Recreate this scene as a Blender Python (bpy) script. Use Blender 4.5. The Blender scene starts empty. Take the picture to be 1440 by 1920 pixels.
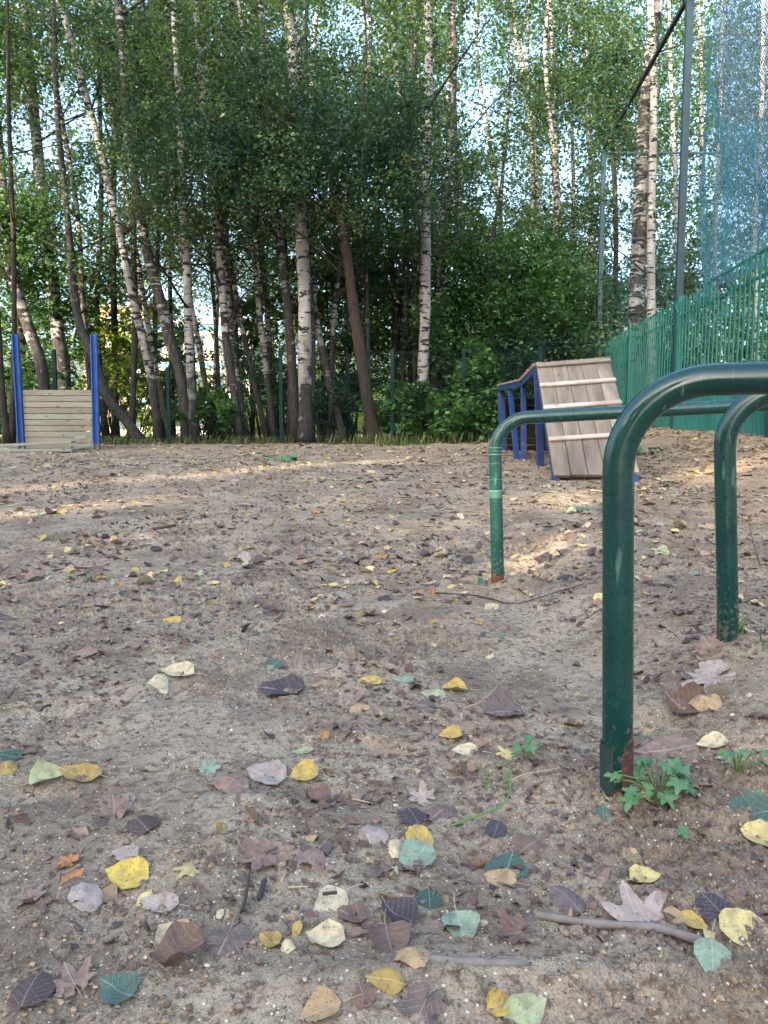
import bpy, bmesh, math, random
import numpy as np
from mathutils import Vector, Matrix

random.seed(7)
RNG = np.random.default_rng(11)
S = bpy.context.scene
COL = S.collection
R = math.radians

# ------------------------------------------------------------------ camera, sky, sun, exposure
F, PITCH, CAMZ = 1446.0, R(5.73), 0.70
cam_d = bpy.data.cameras.new('camera')
cam_d.sensor_fit = 'HORIZONTAL'; cam_d.sensor_width = 36.0; cam_d.lens = 36.0 * F / 1440.0
cam_d.clip_start = 0.05; cam_d.clip_end = 2000
cam = bpy.data.objects.new('camera', cam_d); COL.objects.link(cam)
cam.location = (0, 0, CAMZ); cam.rotation_euler = (R(90) - PITCH, 0, 0)
S.camera = cam

SUN_EL, SUN_H = R(20), (-0.60, -0.80)            # direction towards the sun, on the ground
w = bpy.data.worlds.new('World'); S.world = w; w.use_nodes = True
nt = w.node_tree; nt.nodes.clear()
sky = nt.nodes.new('ShaderNodeTexSky'); sky.sky_type = 'NISHITA'; sky.sun_disc = False
sky.sun_elevation = SUN_EL; sky.sun_rotation = math.atan2(SUN_H[0], SUN_H[1])
sky.dust_density = 7.5; sky.ozone_density = 2.6
bg = nt.nodes.new('ShaderNodeBackground'); bg.inputs[1].default_value = 0.15
wo = nt.nodes.new('ShaderNodeOutputWorld')
nt.links.new(sky.outputs[0], bg.inputs[0]); nt.links.new(bg.outputs[0], wo.inputs[0])

sun_d = bpy.data.lights.new('sun', 'SUN'); sun_d.energy = 2.3; sun_d.angle = R(0.5); sun_d.color = (1.0, 0.86, 0.68)
sun = bpy.data.objects.new('sun', sun_d); COL.objects.link(sun)
SUNV = Vector((SUN_H[0] * math.cos(SUN_EL), SUN_H[1] * math.cos(SUN_EL), math.sin(SUN_EL)))
sun.rotation_euler = SUNV.to_track_quat('Z', 'Y').to_euler(); sun.location = (-20, -27, 18)

S.view_settings.view_transform = 'Standard'; S.view_settings.look = 'None'
S.view_settings.exposure = 2.98; S.view_settings.gamma = 1.0; S.view_settings.use_curve_mapping = False
S.render.engine = 'CYCLES'
S.cycles.use_denoising = True
S.cycles.max_bounces = 8; S.cycles.diffuse_bounces = 4; S.cycles.transmission_bounces = 4; S.cycles.transparent_max_bounces = 8

# ------------------------------------------------------------------ geometry of the place
CP, SP = math.cos(PITCH), math.sin(PITCH)
def ray(px, py):
    a, b = (px - 720) / F, (960 - py) / F
    return a, CP + b * SP, -SP + b * CP
def at(px, py, Y):
    x, y, z = ray(px, py); k = Y / y
    return Vector((x * k, Y, CAMZ + z * k))
def proj(P):
    P = np.asarray(P); d = P - np.array([0, 0, CAMZ])
    zc = d[:, 1] * CP - d[:, 2] * SP; v = d[:, 1] * SP + d[:, 2] * CP
    zc = np.maximum(zc, 0.01)
    return 720 + F * d[:, 0] / zc, 960 - F * v / zc

def _hash(i, j, s):
    h = (i * 374761393 + j * 668265263 + s * 2147483647 % 1274126177) & 0xFFFFFFFF
    h = ((h ^ (h >> 13)) * 1274126177) & 0xFFFFFFFF
    return ((h ^ (h >> 16)) & 0xFFFF) / 65535.0
def vnoise(x, y, s=0):
    xi, yi = np.floor(x).astype(np.int64), np.floor(y).astype(np.int64)
    fx, fy = x - xi, y - yi
    fx = fx * fx * (3 - 2 * fx); fy = fy * fy * (3 - 2 * fy)
    a, b = _hash(xi, yi, s), _hash(xi + 1, yi, s)
    c, d = _hash(xi, yi + 1, s), _hash(xi + 1, yi + 1, s)
    return (a * (1 - fx) + b * fx) * (1 - fy) + (c * (1 - fx) + d * fx) * fy - 0.5
def sstep(a, b, x):
    t = np.clip((x - a) / (b - a), 0, 1); return t * t * (3 - 2 * t)
PY_ = [-500, 0, 4, 5.5, 7.6, 9, 13.8, 16, 20, 60, 900]
PZ_ = [0.0, 0, 0.0, 0.06, 0.21, 0.31, 0.44, 0.51, 0.55, 0.6, 0.6]
BUMPS = []          # (x, y, height, radius_x, radius_y, angle)
def ground(x, y, fine=True):
    x = np.asarray(x, float); y = np.asarray(y, float)
    z = np.interp(y, PY_, PZ_)
    z = z + 0.11 * sstep(0.6, 1.1, x) * sstep(1.0, 1.9, y) * (1 - sstep(3.5, 6, y) * 0.6)
    z = z + 0.30 * sstep(2.7, 5.2, x) * sstep(3, 8.5, y)
    near = 1 - sstep(9, 18, y)
    z = z + 0.030 * vnoise(x * 1.3, y * 1.3, 1) + 0.022 * vnoise(x * 3.7, y * 3.7, 2)
    for (bx, by, h, rx, ry, an) in BUMPS:
        c, s = math.cos(an), math.sin(an)
        u = ((x - bx) * c + (y - by) * s) / rx; v = (-(x - bx) * s + (y - by) * c) / ry
        z = z + h * np.exp(-(u * u + v * v))
    if fine:
        rough = 0.22 + 1.5 * sstep(0.25, 0.85, vnoise(x * 1.5, y * 1.5, 9) + .45 * vnoise(x * 4, y * 4, 10) + 0.5)
        z = z + rough * near * (0.018 * vnoise(x * 11, y * 11, 3) + 0.013 * vnoise(x * 29, y * 29, 4)
                        + 0.012 * np.abs(vnoise(x * 61, y * 61, 5)) + 0.009 * vnoise(x * 118, y * 118, 6) + 0.004 * vnoise(x * 230, y * 230, 7))
    return z
def gz(x, y): return float(ground(np.array([x]), np.array([y]))[0])
def hit(px, py):
    x, y, z = ray(px, py); t = 0.5 * 1.003 ** np.arange(1600)
    below = CAMZ + z * t <= ground(x * t, y * t, False)
    t = t[np.argmax(below)] if below.any() else t[-1]
    return Vector((x * t, y * t, gz(x * t, y * t)))
def gz0(x, y): return float(ground(np.array([x]), np.array([y]), False)[0])

# ------------------------------------------------------------------ helpers
WM = {}
def tag(o, label, cat, group=None):
    o['label'] = label; o['category'] = cat
    if group: o['group'] = group
    return o
def kind(o, k): o['kind'] = k; return o
def thing(name, label, cat, loc, group=None):
    o = bpy.data.objects.new(name, None); o.empty_display_size = 0.1
    COL.objects.link(o); o.location = loc; WM[o] = Matrix.Translation(loc)
    return tag(o, label, cat, group)
def link(name, me, parent=None, M=None, mat=None, color=None):
    """One mesh object at world matrix M, under parent."""
    o = bpy.data.objects.new(name, me); COL.objects.link(o)
    M = M if M is not None else Matrix.Identity(4)
    WM[o] = M
    if parent is not None:
        o.parent = parent; o.matrix_basis = WM[parent].inverted() @ M
    else: o.matrix_basis = M
    if mat and not me.materials: me.materials.append(mat)
    if color: o.color = tuple(color) + ((1,) if len(color) == 3 else ())
    return o
def mesh_np(name, V, faces_flat, sizes, cols=None, smooth=False, uv=None):
    me = bpy.data.meshes.new(name)
    V = np.asarray(V, np.float32); faces_flat = np.asarray(faces_flat, np.int32); sizes = np.asarray(sizes, np.int32)
    me.vertices.add(len(V)); me.vertices.foreach_set('co', V.ravel())
    me.loops.add(len(faces_flat)); me.loops.foreach_set('vertex_index', faces_flat)
    me.polygons.add(len(sizes))
    st = np.zeros(len(sizes), np.int32); st[1:] = np.cumsum(sizes)[:-1]
    me.polygons.foreach_set('loop_start', st); me.polygons.foreach_set('loop_total', sizes)
    if smooth: me.polygons.foreach_set('use_smooth', np.ones(len(sizes), bool))
    if cols is not None:
        a = me.color_attributes.new('Col', 'FLOAT_COLOR', 'POINT')
        c = np.ones((len(V), 4), np.float32); c[:, :3] = cols
        a.data.foreach_set('color', c.ravel())
    if uv is not None:
        u = me.uv_layers.new(name='UVMap'); u.data.foreach_set('uv', np.asarray(uv, np.float32)[faces_flat].ravel())
    me.update(calc_edges=True)
    return me
class MB:
    def __init__(s): s.v, s.f = [], []
    def box(s, M, sx, sy, sz):
        n = len(s.v)
        for a in (-1, 1):
            for b in (-1, 1):
                for c in (-1, 1): s.v.append(M @ Vector((a * sx / 2, b * sy / 2, c * sz / 2)))
        for q in ((0, 1, 3, 2), (4, 6, 7, 5), (0, 4, 5, 1), (2, 3, 7, 6), (0, 2, 6, 4), (1, 5, 7, 3)):
            s.f.append([n + i for i in q])
    def tube(s, pts, radii, n=8, cap=True):
        pts = [Vector(p) for p in pts]
        if not isinstance(radii, (list, tuple, np.ndarray)): radii = [radii] * len(pts)
        t0 = (pts[1] - pts[0]).normalized()
        a = t0.cross(Vector((0.31, 0.9, 0.17))).normalized()
        base = len(s.v)
        for i, p in enumerate(pts):
            t = (pts[min(i + 1, len(pts) - 1)] - pts[max(i - 1, 0)]).normalized()
            a = (a - t * a.dot(t)).normalized(); b = t.cross(a)
            for k in range(n):
                an = 2 * math.pi * k / n
                s.v.append(p + (a * math.cos(an) + b * math.sin(an)) * radii[i])
        for i in range(len(pts) - 1):
            for k in range(n):
                k2 = (k + 1) % n; o = base + i * n
                s.f.append([o + k, o + k2, o + n + k2, o + n + k])
        if cap:
            s.f.append([base + k for k in range(n)][::-1])
            s.f.append([base + (len(pts) - 1) * n + k for k in range(n)])
    def mesh(s, name, smooth=False):
        me = bpy.data.meshes.new(name); me.from_pydata([tuple(v) for v in s.v], [], s.f)
        if smooth: me.polygons.foreach_set('use_smooth', [True] * len(me.polygons))
        me.update(); return me
_boxes = {}
def box_mesh(sx, sy, sz, mat, bev=0.003):
    key = (round(sx, 4), round(sy, 4), round(sz, 4), mat.name, bev)
    if key not in _boxes:
        bm = bmesh.new(); bmesh.ops.create_cube(bm, size=1)
        for v in bm.verts: v.co = (v.co.x * sx, v.co.y * sy, v.co.z * sz)
        if bev: bmesh.ops.bevel(bm, geom=list(bm.edges), offset=bev, segments=1, affect='EDGES')
        me = bpy.data.meshes.new('board'); bm.to_mesh(me); bm.free(); me.materials.append(mat); _boxes[key] = me
    return _boxes[key]
def frame(p0, p1, up=Vector((0, 0, 1))):
    """Matrix at the middle of p0-p1 with x along it and z near up."""
    p0, p1, up = Vector(p0), Vector(p1), Vector(up)
    x = (p1 - p0).normalized(); y = up.cross(x).normalized(); z = x.cross(y)
    M = Matrix((x, y, z)).transposed().to_4x4(); M.translation = (p0 + p1) / 2
    return M, (p1 - p0).length
def beam(name, parent, p0, p1, wd, th, mat, up=(0, 0, 1), bev=0.003, color=None):
    M, L = frame(p0, p1, up)
    return link(name, box_mesh(L, wd, th, mat, bev), parent, M, color=color)

# ------------------------------------------------------------------ materials
def newmat(name):
    m = bpy.data.materials.new(name); m.use_nodes = True
    return m, m.node_tree, m.node_tree.nodes['Principled BSDF']
class NG:
    def __init__(s, t): s.t = t
    def n(s, typ, **kw):
        o = s.t.nodes.new('ShaderNode' + typ)
        for k, v in kw.items():
            if k.startswith('i_'):
                key = k[2:]; o.inputs[int(key) if key.isdigit() else key].default_value = v
            else: setattr(o, k, v)
        return o
    def l(s, a, b): s.t.links.new(a, b)
    def noise(s, vec, scale, detail=3, rough=0.55):
        o = s.n('TexNoise', i_Scale=scale, i_Detail=detail, i_Roughness=rough); s.l(vec, o.inputs['Vector']); return o.outputs['Fac']
    def ramp(s, fac, stops):
        o = s.n('ValToRGB'); e = o.color_ramp.elements
        while len(e) < len(stops): e.new(0.5)
        for el, (p, c) in zip(e, stops):
            el.position = p; el.color = (c, c, c, 1) if isinstance(c, (int, float)) else tuple(c) + (1,)
        s.l(fac, o.inputs[0]); return o.outputs[0]
    def mix(s, fac, a, b, mode='MIX'):
        o = s.n('MixRGB', blend_type=mode)
        for v, i in ((fac, 0), (a, 1), (b, 2)):
            if isinstance(v, (int, float)): o.inputs[i].default_value = v if i == 0 else (v, v, v, 1)
            elif isinstance(v, tuple): o.inputs[i].default_value = v + (1,)
            else: s.l(v, o.inputs[i])
        return o.outputs[0]
    def math(s, op, a, b=0.0, clamp=False):
        o = s.n('Math', operation=op, use_clamp=clamp)
        for v, i in ((a, 0), (b, 1)):
            if isinstance(v, (int, float)): o.inputs[i].default_value = v
            else: s.l(v, o.inputs[i])
        return o.outputs[0]
    def mapv(s, vec, sc, loc=(0, 0, 0)):
        o = s.n('Mapping'); o.inputs['Scale'].default_value = sc; o.inputs['Location'].default_value = loc
        s.l(vec, o.inputs[0]); return o.outputs[0]
    def bump(s, h, strength, dist, normal=None):
        o = s.n('Bump', i_Strength=strength, i_Distance=dist); s.l(h, o.inputs['Height'])
        if normal is not None: s.l(normal, o.inputs['Normal'])
        return o.outputs[0]

def mat_leafy(name, trans=0.35, source='Col', rough=0.42, vary=0.25):
    """Leaves: colour from a vertex colour, part of the light let through."""
    m, t, p = newmat(name); g = NG(t)
    at_ = g.n('Attribute', attribute_name=source)
    geo = g.n('NewGeometry')
    tr = g.n('BsdfTranslucent')
    p.inputs['Roughness'].default_value = rough
    p.inputs['Specular IOR Level'].default_value = 0.42
    g.l(at_.outputs['Color'], p.inputs['Base Color'])
    tc = g.mix(1.0, at_.outputs['Color'], (1.35, 1.35, 0.6), 'MULTIPLY')
    g.l(tc, tr.inputs[0])
    mx = g.n('MixShader'); mx.inputs[0].default_value = trans
    g.l(p.outputs[0], mx.inputs[1]); g.l(tr.outputs[0], mx.inputs[2])
    g.l(mx.outputs[0], t.nodes['Material Output'].inputs[0])
    return m
M_LEAF = mat_leafy('tree_leaf', 0.38)
M_LIT_LEAF = mat_leafy('lit_leaf', 0.62)  # extra translucency so these leaves read as backlit
M_GRASS = mat_leafy('grass_blade', 0.3)

def mat_litter(name, obj_color):
    m, t, p = newmat(name); g = NG(t)
    if obj_color: src = g.n('ObjectInfo').outputs['Color']
    else: src = g.n('Attribute', attribute_name='Col').outputs['Color']
    geo = g.n('NewGeometry'); pos = geo.outputs['Position']
    n1 = g.noise(pos, 60, 4); n2 = g.noise(pos, 260, 3)
    c = g.mix(g.ramp(n1, [(0.38, 0.0), (0.72, 1.0)]), src, g.mix(0.55, src, (0.06, 0.045, 0.05)))
    c = g.mix(g.ramp(n2, [(0.60, 0.0), (0.68, 0.75)]), c, (0.05, 0.04, 0.035))        # spots and rot
    n3 = g.noise(pos, 420, 2)
    c = g.mix(g.ramp(n3, [(0.66, 0.0), (0.70, 0.8)]), c, (0.34, 0.28, 0.21))         # sand stuck on
    uv = g.n('UVMap').outputs[0] if obj_color else None
    if obj_color:
        sep = g.n('SeparateXYZ'); g.l(uv, sep.inputs[0]); x, y = sep.outputs[0], sep.outputs[1]
        ax = g.math('ABSOLUTE', x)
        mid = g.math('LESS_THAN', ax, 0.012)
        sv = g.math('FRACT', g.math('MULTIPLY', g.math('SUBTRACT', y, g.math('MULTIPLY', ax, 0.9)), 6.5))
        side = g.math('LESS_THAN', sv, 0.09)
        vein = g.math('MAXIMUM', mid, g.math('MULTIPLY', side, 0.55))
        c = g.mix(g.math('MULTIPLY', vein, 0.5), c, g.mix(0.5, c, (0.62, 0.56, 0.44)))
        g.l(g.bump(vein, 0.4, 0.002), p.inputs['Normal'])
    g.l(c, p.inputs['Base Color'])
    p.inputs['Roughness'].default_value = 0.55; p.inputs['Specular IOR Level'].default_value = 0.3
    tr = g.n('BsdfTranslucent'); g.l(c, tr.inputs[0])
    mx = g.n('MixShader'); mx.inputs[0].default_value = 0.15
    g.l(p.outputs[0], mx.inputs[1]); g.l(tr.outputs[0], mx.inputs[2]); g.l(mx.outputs[0], t.nodes['Material Output'].inputs[0])
    return m
M_FALLEN = mat_litter('fallen_leaf', True)
M_LITTER = mat_litter('leaf_litter', False)

def mat_bark(name, birch):
    m, t, p = newmat(name); g = NG(t)
    tc = g.n('TexCoord').outputs['Object']; oi = g.n('ObjectInfo')
    sep = g.n('SeparateXYZ'); g.l(tc, sep.inputs[0]); z = sep.outputs[2]
    csep = g.n('SeparateColor'); g.l(oi.outputs['Color'], csep.inputs[0]); dark = csep.outputs[0]
    seed = g.n('CombineXYZ'); g.l(g.math('MULTIPLY', oi.outputs['Random'], 40.0), seed.inputs[2])
    va = g.n('VectorMath', operation='ADD'); g.l(tc, va.inputs[0]); g.l(seed.outputs[0], va.inputs[1]); v = va.outputs[0]
    fib = g.noise(g.mapv(v, (30, 30, 5)), 1.0, 5, 0.7)
    if birch:
        dash = g.noise(g.mapv(v, (4.0, 4.0, 15)), 1.0, 2, 0.5)
        dash2 = g.noise(g.mapv(v, (9, 9, 55)), 1.0, 2, 0.5)
        patch = g.noise(g.mapv(v, (3.0, 3.0, 3.2)), 1.0, 4, 0.6)
        tone = g.noise(g.mapv(v, (5, 5, 2)), 1.0, 3)
        c = g.ramp(tone, [(0.3, (0.17, 0.158, 0.142)), (0.7, (0.35, 0.33, 0.30))])
        c = g.mix(g.ramp(dash2, [(0.60, 0.0), (0.68, 0.8)]), c, (0.10, 0.09, 0.085))
        mk = g.ramp(g.math('ADD', dash, g.math('MULTIPLY', dark, 0.16)), [(0.57, 0.0), (0.62, 1.0)])
        c = g.mix(mk, c, (0.020, 0.018, 0.018))
        low = g.math('SUBTRACT', 1.0, g.math('MULTIPLY', z, 0.36), True)
        low = g.math('ADD', g.math('MULTIPLY', low, 0.42), g.math('MULTIPLY', dark, 0.30))
        pk = g.ramp(g.math('ADD', patch, low), [(0.66, 0.0), (0.78, 1.0)])
        c = g.mix(pk, c, g.ramp(fib, [(0.35, (0.014, 0.013, 0.013)), (0.75, (0.09, 0.08, 0.07))]))
    else:
        c = g.ramp(fib, [(0.3, (0.012, 0.009, 0.008)), (0.75, (0.060, 0.044, 0.034))])
        c = g.mix(g.ramp(g.noise(v, 2.5, 3), [(0.5, 0.0), (0.75, 0.5)]), c, (0.035, 0.042, 0.028))
    g.l(c, p.inputs['Base Color']); p.inputs['Roughness'].default_value = 0.85
    p.inputs['Specular IOR Level'].default_value = 0.2
    g.l(g.bump(fib, 0.6, 0.02), p.inputs['Normal'])
    return m
M_BIRCH = mat_bark('birch_bark', True)
M_BARK = mat_bark('dark_bark', False)

def mat_paint(name, col, worn=(0.30, 0.27, 0.22), rough=0.35, wear=0.62, low=0.0, scale=14, spec=0.5):
    m, t, p = newmat(name); g = NG(t)
    pos = g.n('NewGeometry').outputs['Position']
    n = g.noise(pos, scale, 5, 0.65); n2 = g.noise(pos, 3.0, 3)
    c = g.mix(g.ramp(n2, [(0.35, 0.0), (0.7, 0.5)]), col, tuple(min(1, x * 1.5 + 0.01) for x in col))
    c = g.mix(g.ramp(n, [(wear, 0.0), (wear + 0.05, 0.85)]), c, worn)
    if low:
        z = g.n('SeparateXYZ'); g.l(g.n('TexCoord').outputs['Object'], z.inputs[0])
        k = g.math('ADD', g.math('MULTIPLY', z.outputs[0], -1.0), g.math('MULTIPLY', n, 0.35))
        g_l = g.ramp(g.math('SUBTRACT', k, low), [(0.0, 0.0), (0.12, 0.9)])
        c = g.mix(g_l, c, (0.20, 0.16, 0.12))
    g.l(c, p.inputs['Base Color']); p.inputs['Roughness'].default_value = rough
    p.inputs['Specular IOR Level'].default_value = spec
    g.l(g.bump(n, 0.15, 0.004), p.inputs['Normal'])
    return m
M_BLUE = mat_paint('blue_paint', (0.006, 0.030, 0.115), (0.14, 0.13, 0.13), 0.5, 0.62)
M_BLUEPOST = mat_paint('blue_post_paint', (0.008, 0.058, 0.21), (0.10, 0.13, 0.20), 0.5, 0.62, 0.98)
M_GREENF = mat_paint('fence_green_paint', (0.007, 0.108, 0.084), (0.02, 0.09, 0.07), 0.5, 0.66)
M_MESHF = mat_paint('mesh_fence_green', (0.004, 0.018, 0.017), (0.012, 0.025, 0.025), 0.8, 0.7, spec=0.15)
M_TALL = mat_paint('net_post_paint', (0.010, 0.036, 0.048), (0.05, 0.06, 0.06), 0.5, 0.7)
M_BLACK = mat_paint('black_rail_paint', (0.006, 0.006, 0.010), (0.03, 0.03, 0.03), 0.5, 0.7)

def mat_wood(name, c0, c1, dirt=(0.07, 0.06, 0.055), tint=None, dirt_at=0.60):
    m, t, p = newmat(name); g = NG(t)
    tc = g.n('TexCoord').outputs['Object']; oi = g.n('ObjectInfo')
    seed = g.n('CombineXYZ'); g.l(g.math('MULTIPLY', oi.outputs['Random'], 30.0), seed.inputs[0]); g.l(oi.outputs['Random'], seed.inputs[1])
    va = g.n('VectorMath', operation='ADD'); g.l(tc, va.inputs[0]); g.l(seed.outputs[0], va.inputs[1]); v = va.outputs[0]
    gr = g.noise(g.mapv(v, (2.2, 45, 45)), 1.0, 5, 0.6)
    big = g.noise(g.mapv(v, (1.6, 5, 5)), 1.0, 4)
    c = g.mix(gr, c0, c1)
    c = g.mix(g.math('MULTIPLY', g.ramp(oi.outputs['Random'], [(0.0, 0.0), (1.0, 1.0)]), 0.8), c, g.mix(1.0, c, (0.66, 0.63, 0.61), 'MULTIPLY'))
    c = g.mix(g.ramp(big, [(dirt_at, 0.0), (dirt_at + 0.2, 0.7)]), c, dirt)
    if tint: c = g.mix(g.ramp(g.noise(g.mapv(v, (1.2, 3, 3), (3, 1, 0)), 1.0, 3), [(0.45, 0.0), (0.7, 0.6)]), c, tint)
    kn = g.n('TexVoronoi', i_Scale=1.0, feature='F1'); g.l(g.mapv(v, (3.2, 9, 9)), kn.inputs['Vector'])
    c = g.mix(g.ramp(kn.outputs['Distance'], [(0.07, 0.85), (0.13, 0.0)]), c, (0.07, 0.05, 0.04))
    g.l(c, p.inputs['Base Color']); p.inputs['Roughness'].default_value = 0.8
    p.inputs['Specular IOR Level'].default_value = 0.25
    g.l(g.bump(gr, 0.35, 0.004), p.inputs['Normal'])
    return m
M_RAMPW = mat_wood('ramp_wood', (0.185, 0.152, 0.115), (0.35, 0.295, 0.228), (0.085, 0.068, 0.055), None, 0.44)
M_BATTEN = mat_wood('worn_batten_wood', (0.34, 0.27, 0.21), (0.66, 0.60, 0.52), (0.25, 0.19, 0.14), None, 0.5)
M_BARRW = mat_wood('barrier_wood', (0.19, 0.168, 0.125), (0.34, 0.30, 0.225), (0.12, 0.095, 0.07), (0.23, 0.26, 0.19), 0.55)
M_PILEW = mat_wood('pile_wood', (0.24, 0.24, 0.19), (0.40, 0.40, 0.33), (0.14, 0.12, 0.10), (0.22, 0.29, 0.25))
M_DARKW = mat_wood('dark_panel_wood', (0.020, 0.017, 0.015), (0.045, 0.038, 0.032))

def mat_ground():
    m, t, p = newmat('sand_and_soil'); g = NG(t)
    pos = g.n('NewGeometry').outputs['Position']
    s = g.n('SeparateXYZ'); g.l(pos, s.inputs[0])
    big = g.noise(pos, 0.9, 4); mid = g.noise(pos, 6, 4, 0.6); sm = g.noise(pos, 45, 4, 0.65); fn = g.noise(pos, 260, 3, 0.7)
    c = g.mix(g.ramp(mid, [(0.3, 0.0), (0.7, 1.0)]), (0.285, 0.230, 0.156), (0.395, 0.326, 0.228))
    damp = g.noise(pos, 2.6, 6, 0.72)
    c = g.mix(g.ramp(damp, [(0.44, 0.0), (0.60, 0.85)]), c, (0.135, 0.103, 0.072))
    c = g.mix(g.ramp(big, [(0.42, 0.0), (0.66, 0.5)]), c, (0.260, 0.196, 0.138))
    c = g.mix(g.ramp(sm, [(0.49, 0.0), (0.64, 0.85)]), c, (0.105, 0.070, 0.044))      # damp crumbs and humus
    c = g.mix(g.ramp(fn, [(0.34, 0.8), (0.46, 0.0)]), c, (0.09, 0.07, 0.055))
    c = g.mix(g.ramp(fn, [(0.60, 0.0), (0.68, 0.7)]), c, (0.56, 0.43, 0.29))
    vo = g.n('TexVoronoi', i_Scale=150.0); g.l(pos, vo.inputs['Vector'])
    vs = g.n('SeparateColor'); g.l(vo.outputs['Color'], vs.inputs[0])
    grain = g.math('MULTIPLY', g.math('LESS_THAN', vo.outputs['Distance'], 0.30), g.math('GREATER_THAN', vs.outputs[0], 0.90))
    c = g.mix(g.math('MULTIPLY', grain, 0.85), c, (0.66, 0.57, 0.45))                  # pale quartz grains
    # sand tone turns warmer and lighter to the right, where the bank rises
    warm = g.math('MULTIPLY', g.ramp(g.math('MULTIPLY', s.outputs[0], 0.2), [(0.1, 0.0), (0.5, 1.0)]), g.ramp(g.math('MULTIPLY', s.outputs[1], 0.1), [(0.2, 0.0), (0.6, 1.0)]))
    c = g.mix(g.math('MULTIPLY', warm, 0.5), c, g.mix(1.0, c, (1.18, 1.06, 0.90), 'MULTIPLY'))
    wob = g.math('ADD', s.outputs[1], g.math('MULTIPLY', g.noise(pos, 1.6, 6, 0.7), 4.4))
    wood = g.ramp(g.math('MULTIPLY', g.math('SUBTRACT', wob, 17.4), 0.7), [(0.0, 0.0), (0.9, 1.0)])
    floor_ = g.ramp(sm, [(0.3, (0.020, 0.022, 0.012)), (0.7, (0.07, 0.065, 0.035))])
    far = g.ramp(g.math('MULTIPLY', g.math('SUBTRACT', s.outputs[1], 33.0), 0.1), [(0.0, 0.0), (0.5, 1.0)])
    meadow = g.ramp(mid, [(0.3, (0.09, 0.12, 0.035)), (0.7, (0.20, 0.21, 0.08))])
    floor_ = g.mix(far, floor_, meadow)
    c = g.mix(wood, c, floor_)
    g.l(c, p.inputs['Base Color']); p.inputs['Roughness'].default_value = 0.92
    p.inputs['Specular IOR Level'].default_value = 0.15
    b1 = g.bump(sm, 0.7, 0.014); b2 = g.bump(fn, 0.9, 0.004, b1)
    g.l(b2, p.inputs['Normal'])
    return m
M_GROUND = mat_ground()

def mat_crumb():
    m, t, p = newmat('sand_crumb'); g = NG(t)
    geo = g.n('NewGeometry'); pos = geo.outputs['Position']
    n = g.noise(pos, 200, 3)
    c = g.ramp(geo.outputs['Random Per Island'], [(0.0, (0.12, 0.080, 0.050)), (0.5, (0.26, 0.180, 0.110)), (0.93, (0.38, 0.270, 0.168)), (0.985, (0.60, 0.52, 0.42))])
    c = g.mix(g.ramp(n, [(0.4, 0.5), (0.6, 0.0)]), c, (0.08, 0.06, 0.045))
    g.l(c, p.inputs['Base Color']); p.inputs['Roughness'].default_value = 0.95
    return m
M_CRUMB = mat_crumb()

def mat_bar(name, rust_h, fresh=0.0, rings=()):
    """Green gloss paint; object z = height above the sand. Rust and chips by the foot, scuff rings where rings say."""
    m, t, p = newmat(name); g = NG(t)
    tc = g.n('TexCoord').outputs['Object']
    s = g.n('SeparateXYZ'); g.l(tc, s.inputs[0]); z = s.outputs[2]
    n = g.noise(tc, 16, 5, 0.65); sp = g.noise(tc, 120, 3, 0.6); big = g.noise(tc, 5, 3)
    base = g.mix(g.ramp(big, [(0.35, 0.0), (0.7, 1.0)]), (0.003, 0.032, 0.028), (0.005, 0.046, 0.039))
    if fresh: base = g.mix(fresh, base, (0.026, 0.082, 0.064))
    c = g.mix(g.ramp(sp, [(0.70, 0.0), (0.73, 0.55)]), base, (0.10, 0.15, 0.12))
    scr = g.noise(g.mapv(tc, (60, 60, 6), (2, 1, 3)), 1.0, 2)
    c = g.mix(g.ramp(scr, [(0.66, 0.0), (0.70, 0.55)]), c, (0.10, 0.17, 0.14))
    for (zc, hw, st) in rings:
        d = g.math('ABSOLUTE', g.math('SUBTRACT', g.math('ADD', z, g.math('MULTIPLY', n, 0.012)), zc + 0.006))
        c = g.mix(g.math('MULTIPLY', g.math('LESS_THAN', d, hw), st), c, (0.15, 0.29, 0.21))
    # mud splashes then rust up to rust_h
    mud = g.ramp(g.math('SUBTRACT', g.math('ADD', g.noise(tc, 70, 3), 0.0), g.math('MULTIPLY', z, 0.9)), [(0.46, 0.0), (0.62, 0.5)])
    c = g.mix(mud, c, (0.20, 0.15, 0.10))
    rk = g.ramp(g.math('ADD', g.math('SUBTRACT', rust_h, z), g.math('MULTIPLY', g.math('SUBTRACT', n, 0.5), 0.32)), [(0.0, 0.0), (0.012, 1.0)])
    rc = g.ramp(sp, [(0.3, (0.045, 0.018, 0.014)), (0.7, (0.17, 0.06, 0.032))])
    c = g.mix(rk, c, rc)
    g.l(c, p.inputs['Base Color'])
    p.inputs['Specular IOR Level'].default_value = 0.5; p.inputs['Coat Weight'].default_value = 0.0; p.inputs['Coat Roughness'].default_value = 0.12
    rr = g.mix(g.math('MAXIMUM', rk, mud), g.ramp(g.noise(tc, 9, 4, 0.7), [(0.38, 0.13), (0.66, 0.40)]), 0.85); g.l(rr, p.inputs['Roughness'])
    g.l(g.bump(g.math('ADD', g.math('MULTIPLY', n, 0.25), g.math('MULTIPLY', rk, -0.4)), 0.25, 0.004), p.inputs['Normal'])
    return m

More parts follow.
